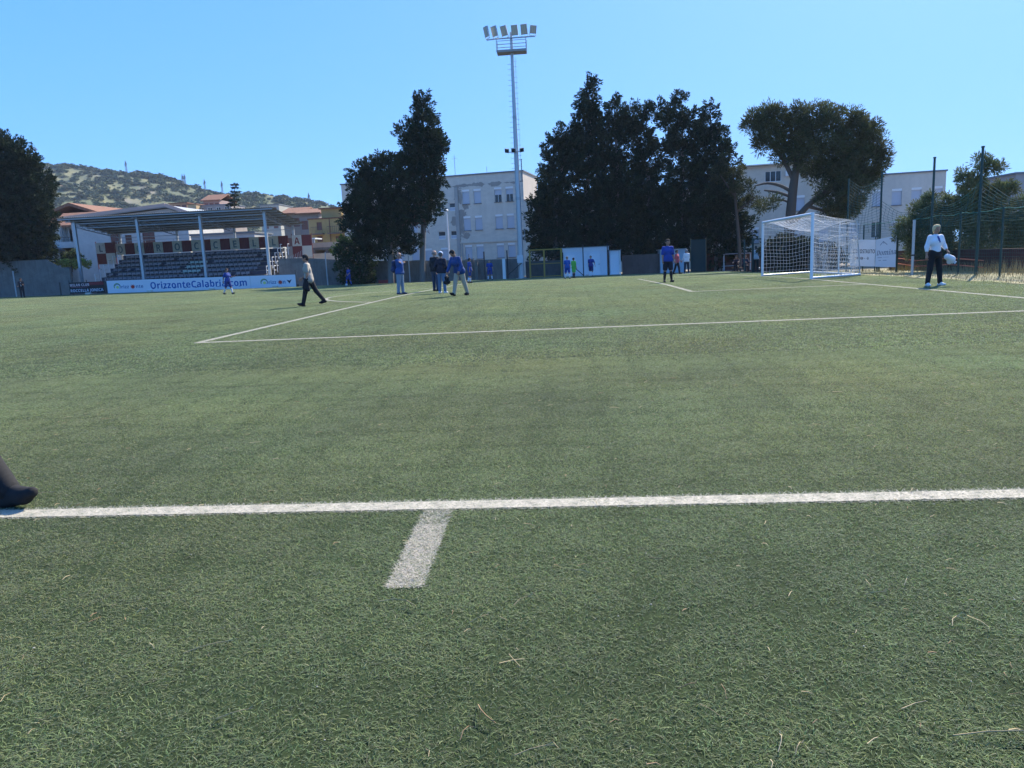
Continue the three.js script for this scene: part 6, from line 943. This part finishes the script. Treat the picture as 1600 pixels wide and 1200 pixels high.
  if (o.socks) for (const q of legs) put('sock', [B(q.knee.clone().lerp(q.ank, o.sockTop || 0.25), q.knee.clone().lerp(q.ank, 0.4), 0.061, 0.065), B(q.knee.clone().lerp(q.ank, 0.4), q.ank, 0.065, 0.044)], clothM(o.socks), 0.02);
  for (const q of legs) put('shoe', [B(q.heel, q.ball, 0.042, 0.047), B(q.ball, q.toe, 0.045, 0.033), B(q.ank.clone().lerp(q.heel, 0.4), q.ball, 0.042, 0.04), B(q.ank.clone().lerp(q.ball, 0.12), q.ball, 0.046, 0.043)], clothM(o.shoes), 0.02, null, cell * 0.6);
  if (p.hair) {
    const hb = [B(hd(0, 0.125, -0.02), hd(0, 0.13, 0.012), 0.096), B(hd(0, 0.09, -0.05), hd(0, 0.06, -0.055), 0.068)]; if (p.hairLong) hb.push(B(hd(-0.07, 0.1, -0.01), hd(-0.078, 0.03, -0.01), 0.035, 0.028), B(hd(0.07, 0.1, -0.01), hd(0.078, 0.03, -0.01), 0.035, 0.028), B(hd(0, 0.09, -0.06), hd(0, 0.0, -0.055), 0.07, 0.05), B(hd(-0.04, 0.17, 0.03), hd(0.04, 0.17, 0.03), 0.05));
    const fr = hd(0, 0.12, 0.062), bk = hd(0, 0.16, -0.1), nrm = fr.clone().sub(bk).normalize(), lim = nrm.dot(fr);
    put('hair', hb, clothM(p.hair), 0.02, (x, y, z) => nrm.x * x + nrm.y * y + nrm.z * z - lim - (y > hd(0, 0.155, 0.05).y ? 0.03 : 0), hc);
  }
  if (p.cap) { put('cap', [B(hd(0, 0.135, -0.01), hd(0, 0.145, 0.005), 0.1), B(hd(-0.04, 0.125, 0.09), hd(0.04, 0.125, 0.09), 0.018), B(hd(-0.03, 0.118, 0.14), hd(0.03, 0.118, 0.14), 0.013), B(hd(0, 0.125, 0.09), hd(0, 0.118, 0.14), 0.016)], clothM(p.cap), 0.02, (x, y, z) => hd(0, 0.105, 0).y - y, hc); }
  if (p.fringe) put('hair', [B(hd(-0.07, 0.08, -0.04), hd(-0.04, 0.07, -0.08), 0.03), B(hd(0.07, 0.08, -0.04), hd(0.04, 0.07, -0.08), 0.03), B(hd(-0.04, 0.07, -0.08), hd(0.04, 0.07, -0.08), 0.032)], clothM(p.fringe), 0.02, null, hc);
  if (p.beard) put('beard', [B(hd(0, 0.018, 0.062), hd(0, 0.012, 0.07), 0.04)], clothM(p.beard), 0.02, null, hc);
  t.userData.joints = undefined; delete t.userData.joints;
  return { t, arms, legs, H, sp, hd, pel, put, B };
}
// where a point of the figure's own space lies in the world
function worldOf(P, v) { const q = v.clone().multiplyScalar(P.H).applyAxisAngle(UPV, P.t.rotation.y); return q.add(P.t.position); }
const BLUE = [0.013, 0.05, 0.25], NAVY = [0.012, 0.016, 0.04], BLACK = [0.010, 0.010, 0.012], WHITE = [0.72, 0.72, 0.72], JEANS = [0.10, 0.17, 0.27];
const st = (hip, knee, o = {}) => ({ hip, knee, ...o }), ar = (sh, el, o = {}) => ({ sh, el, ...o });
{
  // turn: 0 faces the camera side of the pitch, 180 faces away, 90 faces right, -90 faces left
  const a = person('man in a beige shirt and black trousers walking left, carrying a dark jacket', [-18.51, 0.000, -21.79], -82, { h: 1.76, lean: 6, headP: 6, skin: 'tan', legL: st(20, 6, { foot: 4 }), legR: st(-24, 12, { foot: 26 }), armL: ar(-6, 18), armR: ar(10, 40), hair: [0.012, 0.010, 0.010], wear: { top: [0.36, 0.32, 0.27], sleeve: 0.75, bottom: BLACK, shoes: BLACK } });
  const w = worldOf(a, a.arms[0].wr);
  const j = thing('jacket', 'dark jacket hanging over the arm of the walking man in beige', 'jacket', [w.x, w.y, w.z], a.t.rotation.y);
  mesh('cloth', netSurface([[0, 0.02, 0.02, 0, -0.28, 0.05, 0.06, 0.075], [0, -0.05, -0.02, 0.01, -0.32, -0.06, 0.05, 0.06], [0.02, -0.1, 0.07, 0.02, -0.24, 0.1, 0.03, 0.04]], 0.018, 0.04), clothM(BLACK), j);
  mesh('collar', netSurface([[-0.02, 0.05, -0.05, 0.0, 0.06, 0.07, 0.035, 0.03]], 0.015, 0.02), clothM(NAVY), j);

  const b = person('bald man in a blue jumper and pale jeans with arms folded, facing right', [-16.90, -0.015, -28.95], 72, { h: 1.78, headP: 4, fat: 1.08, belly: 0.04, skin: 'tan', legL: st(3, 2), legR: st(-3, 2), armL: ar(22, 105, { in: 66, out: 6 }), armR: ar(22, 105, { in: 66, out: 6 }), fringe: [0.05, 0.04, 0.035], wear: { top: [0.02, 0.075, 0.24], sleeve: 1.9, bottom: [0.20, 0.27, 0.34], shoes: [0.03, 0.05, 0.10] } });
  const bp = worldOf(b, b.sp(0.28, -0.22)), pk = thing('backpack', 'dark blue backpack on the back of the bald man with folded arms', 'backpack', [bp.x, bp.y, bp.z], b.t.rotation.y);
  mesh('bag', netSurface([[-0.08, 0.16, 0, 0.08, 0.16, 0, 0.10, 0.10], [-0.1, -0.16, -0.03, 0.1, -0.16, -0.03, 0.12, 0.12], [0, 0.15, -0.02, 0, -0.15, -0.05, 0.12, 0.13]], 0.02, 0.05), clothM([0.012, 0.03, 0.09]), pk);
  mesh('strap', [tube([[0.13, 0.2, 0.04], [0.15, 0.3, 0.2], [0.14, 0.1, 0.33], [0.14, -0.12, 0.1]], 0.016), tube([[-0.13, 0.2, 0.04], [-0.15, 0.3, 0.2], [-0.14, 0.1, 0.33], [-0.14, -0.12, 0.1]], 0.016)], clothM(NAVY), pk);

  person('bald man in a black jacket standing behind the man with the cap', [-15.75, -0.033, -31.44], 150, { h: 1.86, fat: 1.12, skin: 'fair', headY: -35, legL: st(2, 2), legR: st(-2, 2), armL: ar(4, 14, { out: 12 }), armR: ar(12, 40), fringe: [0.2, 0.18, 0.16], wear: { top: [0.014, 0.013, 0.016], sleeve: 1.92, bottom: [0.03, 0.05, 0.09], shoes: BLACK } });
  person('man in a pale cap, navy jumper and jeans with white shoes, hands in pockets', [-14.92, -0.012, -28.31], 160, { h: 1.72, fat: 1.05, skin: 'fair', headP: 8, headY: 20, legL: st(3, 3, { out: 4 }), legR: st(-2, 2, { out: 4 }), armL: ar(-14, 45, { out: 16 }), armR: ar(-10, 42, { out: 16 }), cap: [0.50, 0.58, 0.72], hair: [0.10, 0.09, 0.08], wear: { top: [0.014, 0.014, 0.028], sleeve: 1.9, bottom: JEANS, shoes: [0.65, 0.68, 0.72] } });
  const c = person('man in a blue jumper and khaki trousers bending forward with a black bag', [-13.64, 0.000, -24.84], -35, { h: 1.80, lean: 24, headP: 46, fat: 1.1, skin: 'tan', legL: st(-14, 6, { foot: 22 }), legR: st(18, 6, { foot: 8 }), armL: ar(-8, 46, { out: 14 }), armR: ar(22, 6, { out: 6 }), hair: [0.012, 0.01, 0.01], wear: { top: [0.02, 0.06, 0.20], sleeve: 1.9, bottom: [0.44, 0.38, 0.29], shoes: [0.022, 0.016, 0.012] } });
  const cw = worldOf(c, c.arms[1].wr.clone().addScaledVector(c.arms[1].dir, 0.09)), bag = thing('hand_bag', 'black soft bag hanging from the hand of the bending man', 'bag', [cw.x, cw.y, cw.z], c.t.rotation.y);
  mesh('bag_body', netSurface([[0, -0.12, -0.06, 0, -0.12, 0.06, 0.05, 0.05], [0, -0.3, -0.1, 0, -0.3, 0.1, 0.07, 0.07], [0, -0.2, 0, 0, -0.32, 0, 0.08, 0.08]], 0.016, 0.04), clothM(BLACK), bag);
  mesh('handle', tube([[0, -0.1, -0.08], [0, 0.0, -0.03], [0, 0.0, 0.03], [0, -0.1, 0.08]], 0.012), clothM(BLACK), bag);

  const kit = (o = {}) => ({ top: BLUE, sleeve: 0.8, bottom: [0.012, 0.04, 0.20], short: true, socks: [0.62, 0.66, 0.74], shoes: [0.03, 0.03, 0.035], ...o });
  const grp = 'young players in blue kit';
  person('boy in blue kit with white socks behind the two men in dark tops', [-18.88, -0.187, -49.04], 15, { h: 1.58, detail: 1.5, legL: st(4, 4), legR: st(-4, 6), armL: ar(6, 12), armR: ar(-6, 14), hair: [0.03, 0.02, 0.015], wear: kit(), group: grp });
  person('boy in blue kit with bare legs right of the bending man', [-16.19, -0.183, -47.52], 120, { h: 1.66, detail: 1.5, headP: 14, legL: st(8, 6), legR: st(-10, 10), armL: ar(20, 20), armR: ar(-14, 10), hair: [0.03, 0.018, 0.012], skin: 'tan', wear: kit({ sockTop: 0.55 }), group: grp });
  person('boy in blue kit standing against the wall left of the white post', [-15.78, -0.292, -57.10], 5, { h: 1.62, detail: 1.5, legL: st(2, 2, { out: 6 }), legR: st(0, 2, { out: 6 }), armL: ar(-4, 12, { out: 14 }), armR: ar(-2, 10, { out: 14 }), hair: [0.16, 0.10, 0.06], wear: kit({ sockTop: 0.3 }), group: grp });
  person('boy in blue kit with a ball at his feet in front of the dark bush', [-27.31, -0.208, -56.23], -40, { h: 1.50, detail: 1.5, headP: 10, legL: st(-6, 12), legR: st(26, 24), armL: ar(14, 40, { out: 24 }), armR: ar(-8, 35, { out: 28 }), hair: [0.02, 0.015, 0.012], skin: 'tan', wear: kit({ socks: [0.05, 0.12, 0.4] }), group: grp });
  person('player in blue kit and white socks walking right before the grandstand banner', [-31.26, -0.088, -42.75], 75, { h: 1.62, detail: 1.3, skin: 'tan', headP: 6, legL: st(18, 8, { foot: 4 }), legR: st(-16, 10, { foot: 20 }), armL: ar(30, 70, { out: 8 }), armR: ar(-24, 18, { out: 12 }), hair: [0.09, 0.05, 0.03], wear: kit({ socks: WHITE }), group: grp });
  person('player in bright blue kit with his back turned beside the boy in green', [-9.46, -0.227, -48.83], 178, { h: 1.52, detail: 1.5, legL: st(2, 2, { out: 6 }), legR: st(-2, 4, { out: 6 }), armL: ar(0, 14), armR: ar(2, 12), hair: [0.20, 0.14, 0.09], wear: kit({ top: [0.015, 0.09, 0.36], bottom: [0.012, 0.055, 0.28], socks: WHITE }), group: grp });
  person('boy in a bright green goalkeeper top beside the white shed', [-8.98, -0.271, -52.13], 140, { h: 1.45, detail: 1.5, legL: st(4, 4), legR: st(-4, 6), armL: ar(4, 20), armR: ar(2, 18), hair: [0.02, 0.02, 0.02], skin: 'tan', wear: { top: [0.09, 0.42, 0.06], sleeve: 1.0, bottom: [0.10, 0.46, 0.07], short: true, socks: [0.02, 0.025, 0.03], shoes: BLACK } });
  person('player in dark blue kit standing on one leg before the shed door', [-7.59, -0.325, -55.55], -12, { h: 1.60, detail: 1.5, legL: st(2, 3), legR: st(-16, 96, { foot: 20 }), armL: ar(-6, 30, { out: 26 }), armR: ar(-30, 20, { out: 10 }), hair: [0.10, 0.07, 0.05], wear: kit({ top: [0.014, 0.035, 0.20], bottom: [0.012, 0.025, 0.13] }), group: grp });
  person('referee in a blue shirt, black shorts and black knee socks facing the camera', [-5.00, -0.029, -30.11], 8, { h: 1.84, skin: 'tan', headP: 4, legL: st(8, 4, { foot: 2, yaw: 14 }), legR: st(-6, 4, { foot: 6, yaw: 10 }), armL: ar(-4, 12, { out: 10 }), armR: ar(2, 16, { out: 9 }), hair: [0.012, 0.01, 0.01], wear: { top: [0.02, 0.055, 0.28], sleeve: 0.85, bottom: [0.010, 0.012, 0.022], short: true, socks: BLACK, sockTop: 0.12, shoes: BLACK } });
  person('person in a pinkish red top and black trousers behind the referee', [-1.50, -0.300, -51.42], 60, { h: 1.70, detail: 1.3, skin: 'tan', legL: st(14, 8), legR: st(-12, 8, { foot: 14 }), armL: ar(10, 30), armR: ar(-8, 20), hair: [0.05, 0.03, 0.02], wear: { top: [0.52, 0.09, 0.10], sleeve: 0.9, bottom: BLACK, shoes: BLACK } });
  person('man in a white shirt and dark trousers standing right of the referee', [-0.56, -0.329, -52.99], 200, { h: 1.74, detail: 1.3, headP: 10, skin: 'tan', legL: st(2, 2, { out: 4 }), legR: st(-2, 2, { out: 4 }), armL: ar(10, 40), armR: ar(8, 30), hair: [0.25, 0.24, 0.23], wear: { top: WHITE, sleeve: 1.8, bottom: [0.02, 0.03, 0.05], shoes: [0.4, 0.42, 0.46] } });
  person('man in a white bib and black shorts left of the goal post', [3.05, -0.256, -47.10], 172, { h: 1.66, detail: 1.3, skin: 'tan', legL: st(2, 2), legR: st(-2, 2), armL: ar(4, 10), armR: ar(2, 14), hair: [0.06, 0.05, 0.045], wear: { top: WHITE, sleeve: 0.15, bottom: BLACK, shoes: BLACK } });
  const w1 = person('blond woman in a white blouse, blue tie and black trousers near the goal line', [0.92, 0.000, -18.37], 12, { h: 1.66, skin: 'tan', fat: 1.04, headP: 4, legL: st(3, 2, { out: 6, yaw: 12 }), legR: st(-1, 2, { out: 6, yaw: 12 }), armL: ar(6, 42, { out: 18, out2: -6 }), armR: ar(-2, 14, { out: 16 }), hair: [0.62, 0.48, 0.26], hairLong: true, wear: { top: [0.74, 0.76, 0.80], sleeve: 1.45, tuck: true, bottom: [0.010, 0.011, 0.014], shoes: [0.72, 0.72, 0.72] } });
  w1.put('tie', [w1.B(w1.sp(0.52, 0.09), w1.sp(0.46, 0.135), 0.02, 0.022), w1.B(w1.sp(0.46, 0.135), w1.sp(0.36, 0.152, 0.02), 0.022, 0.026), w1.B(w1.sp(0.5, 0.1, -0.01), w1.sp(0.4, 0.148, -0.02), 0.014, 0.016)], clothM([0.02, 0.05, 0.22]), 0.015, null, 0.012);
  const hw = worldOf(w1, w1.arms[0].wr.clone().addScaledVector(w1.arms[0].dir, 0.1)), hat = thing('cloth_cap', 'white cloth cap held at the hip of the blond woman', 'cap', [hw.x, hw.y - 0.10, hw.z], 0.3);
  hat.rotation.z = 0.7; mesh('crown', netSurface([[-0.03, 0.05, 0, 0.02, -0.08, 0.01, 0.085, 0.105], [0.03, -0.1, 0.03, -0.05, -0.12, -0.02, 0.07, 0.07]], 0.014, 0.03), clothM(WHITE), hat);
  mesh('peak', netSurface([[0.04, -0.16, 0.06, -0.04, -0.17, 0.05, 0.022, 0.022], [0.03, -0.19, 0.1, -0.03, -0.2, 0.1, 0.018, 0.018]], 0.01, 0.03), clothM([0.62, 0.62, 0.64]), hat);
  person('person in dark clothes with a white collar at the foot of the left wall', [-56.66, -0.022, -57.57], 30, { h: 1.62, detail: 1.5, headP: 20, headY: 30, lean: 8, legL: st(4, 4), legR: st(-2, 4), armL: ar(20, 70), armR: ar(10, 60), hair: [0.02, 0.018, 0.016], skin: 'tan', wear: { top: [0.02, 0.022, 0.03], sleeve: 1.9, open: WHITE, bottom: [0.012, 0.014, 0.022], shoes: BLACK } });
  person('person in dark clothes sitting at the front of the dugout', [3.62, -0.390, -55.30], -20, { h: 1.7, detail: 1.5, seat: 0.42, lean: 22, headP: 12, skin: 'tan', legL: st(80, 84), legR: st(84, 90), armL: ar(50, 40), armR: ar(46, 40), hair: [0.02, 0.015, 0.012], wear: { top: [0.03, 0.012, 0.018], sleeve: 1.9, bottom: BLACK, shoes: BLACK } });
  person('second dark clothed person sitting in the dugout, nearer the goal', [4.10, -0.384, -54.86], 15, { h: 1.7, detail: 1.5, seat: 0.42, lean: 14, skin: 'tan', legL: st(82, 80), legR: st(80, 86), armL: ar(40, 50), armR: ar(46, 40), hair: [0.03, 0.022, 0.018], wear: { top: [0.012, 0.016, 0.035], sleeve: 1.9, bottom: BLACK, shoes: BLACK } });
  // only the leading shoe of this passer-by comes into the picture
  person('passer-by in black striding in from the left edge, one black shoe showing', [-13.30, 0, -0.33], 82, { h: 1.75, lean: -4, skin: 'tan', legL: st(-36, 6, { foot: 40 }), legR: st(44, 8, { foot: -20, yaw: 4 }), armL: ar(-24, 12, { out: 2 }), armR: ar(-28, 10, { out: 2 }), hair: [0.012, 0.01, 0.01], wear: { top: BLACK, sleeve: 1.9, bottom: BLACK, socks: BLACK, sockTop: 0.6, shoes: BLACK } });
}
// ---------------------------------------------------------------- dry stalks, twigs and weeds
const straw = [mat([0.46, 0.36, 0.20], { roughness: 0.9 }), mat([0.34, 0.22, 0.12], { roughness: 0.9 }), mat([0.55, 0.44, 0.26], { roughness: 0.9 })];
function stalk(x, z, len, ang, r, bend, m, label, fork) {
  const t = thing('dry_stalk', label, 'stalk', [x, 0.016, z], ang, 'dry stalks on the turf');
  mesh('stem', strand([V(0, 0, 0), V(len * 0.35, 0.012, bend * len * 0.5), V(len * 0.7, 0.014, bend * len * 0.6), V(len, 0.004, bend * len * 0.2)], r), m, t);
  if (fork) mesh('fork', strand([V(len * 0.72, 0.013, bend * len * 0.6), V(len * 0.9, 0.03, bend * len * 0.6 + len * 0.16), V(len * 0.98, 0.02, bend * len * 0.6 + len * 0.28)], r * 0.8), m, t);
  else mesh('tip', strand([V(len * 0.9, 0.008, bend * len * 0.32), V(len * 1.02, 0.014, bend * len * 0.1 + len * 0.05)], r * 0.8), m, t);
}
for (const [p, len, ang, bend, m, fork, label] of [
  [[-9.82, 0.000, 1.80], 0.11, -0.95, 0.25, 1, false, 'curved brown twig near the bottom middle of the turf'], [[-9.70, 0.000, 2.02], 0.11, 0.35, 0.1, 0, true, 'tuft of pale straw at the bottom edge, right of the brown twig'], [[-9.85, 0.000, 1.96], 0.06, 0.8, -0.4, 1, false, 'short hooked twig left of the bottom straw tuft'],
  [[-8.57, 0.000, 1.93], 0.24, 0.02, 0.02, 0, true, 'long straight straw with a forked end at the bottom right'], [[-8.29, 0.000, 1.36], 0.07, 0.5, -0.5, 2, true, 'forked pale stalk above the long straw at the right'], [[-8.31, 0.000, 1.05], 0.05, 1.0, 0.1, 2, false, 'short pale straw high on the right of the turf'], [[-8.48, 0.000, 1.12], 0.08, 0.1, 0.3, 0, true, 'pale tangle of straw left of the short pale straw'],
  [[-10.28, 0.000, 1.14], 0.16, -0.35, -0.2, 0, false, 'long thin straw below the worn white mark'], [[-9.91, 0.000, 1.31], 0.08, 0.7, 0.3, 0, false, 'bent straw right of and below the worn mark'], [[-9.76, 0.000, 1.18], 0.09, 0.45, -0.3, 0, true, 'hooked straw far right of the worn mark'], [[-10.19, 0.000, 0.24], 0.06, 0.6, 0.2, 0, false, 'straw lying across the worn white mark'],
  [[-10.86, 0.000, 1.51], 0.16, 0.5, 0.1, 0, false, 'long straw on the left part of the near turf'], [[-10.57, 0.000, 1.87], 0.10, 0.5, 0.25, 0, false, 'bent straw at the bottom left of the turf'], [[-11.20, 0.000, 1.21], 0.035, 0.3, 0.1, 2, false, 'small pale chip of straw on the left turf'], [[-12.02, 0.000, 0.39], 0.05, 0.3, 0.1, 1, false, 'short brown chip below the touchline at the left'], [[-12.76, 0.000, -0.28], 0.13, 0.42, 0.05, 2, false, 'pale straw beside the striding black shoe'], [[-9.03, 0.000, 2.00], 0.07, 1.3, 0.2, 2, false, 'upright looking straw at the bottom, left of the long straw'], [[-8.99, 0.000, 2.01], 0.05, 0.9, -0.1, 0, false, 'second short straw at the bottom, left of the long straw'], [[-9.24, 0.000, 1.72], 0.06, 0.4, 0.3, 1, false, 'thin reddish stalk in the middle right of the near turf']]) stalk(p[0], p[2], len, ang, 0.0014 + len * 0.0035, bend, straw[m], label, fork);
{
  // fine litter, thicker towards the camera's right
  const gs = [[], [], []];
  for (let i = 0; i < 1300; i++) { const z = 2.6 - Math.pow(rnd(), 0.8) * 7, x = -9.5 + rr(-1, 1) * (1.2 + (3.7 - z) * 0.75); if (rnd() > 0.45 + 0.4 * sstep(-11, -8, x)) continue; const L = rr(0.01, 0.05) * (rnd() < 0.12 ? 2 : 1), a = rr(0, 6.28), y = 0.014 + rr(0, 0.008); gs[i % 3].push(strand([V(x, y, z), V(x + Math.cos(a) * L * 0.5 + rr(-0.006, 0.006), y + 0.004, z + Math.sin(a) * L * 0.5 + rr(-0.006, 0.006)), V(x + Math.cos(a) * L, y, z + Math.sin(a) * L)], rr(0.0008, 0.0019))); }
  const pb = []; for (let i = 0; i < 90; i++) { const z = 2.4 - rnd() * 5, x = -9.5 + rr(-1, 1) * (1.2 + (3.7 - z) * 0.7), g0 = new THREE.IcosahedronGeometry(rr(0.0016, 0.0036), 0); g0.scale(rr(0.8, 1.6), 0.7, 1); g0.translate(x, 0.011, z); pb.push(g0); }
  stuff(mesh('pale_grit', pb, mat([0.45, 0.40, 0.32], { roughness: 0.9 })), 'pale bits of grit lying in the turf', 'grit');
  gs.forEach((g, k) => stuff(mesh('straw_litter', g, straw[k]), 'fine straw and dry needles scattered over the turf', 'litter'));
  // dry weeds along the fence
  const w = []; for (let i = 0; i < 5200; i++) { const far = rnd() < 0.35, z = far ? rr(-17, -34) : rr(-16, -33), x = far ? rr(2.8, 5.2) : rr(5.4, 8.8), h = far ? rr(0.05, 0.16) : rr(0.2, 0.75) * (0.6 + 0.6 * sstep(-27, -20, z)), a = rr(0, 6.28), l = rr(0.1, 0.5) * h, r = far ? 0.006 : 0.007; w.push(x - r, 0, z, x + r, 0, z, x + Math.cos(a) * l, h, z + Math.sin(a) * l); }
  const g = new THREE.BufferGeometry(); g.setAttribute('position', new THREE.Float32BufferAttribute(w, 3)); g.computeVertexNormals(); stuff(mesh('dry_weeds', g, mat([0.34, 0.27, 0.13], { roughness: 1, side: THREE.DoubleSide })), 'dry straw coloured weeds along the fence behind the goal line', 'weeds');
}
console.log('tree triangles', treeTris);
scene.fog = new THREE.FogExp2(new THREE.Color(0.66, 0.78, 0.95), 0.00018);
scene.traverse((o) => { if (o.isMesh) { o.castShadow = true; o.receiveShadow = true; } });
renderer.render(scene, camera);
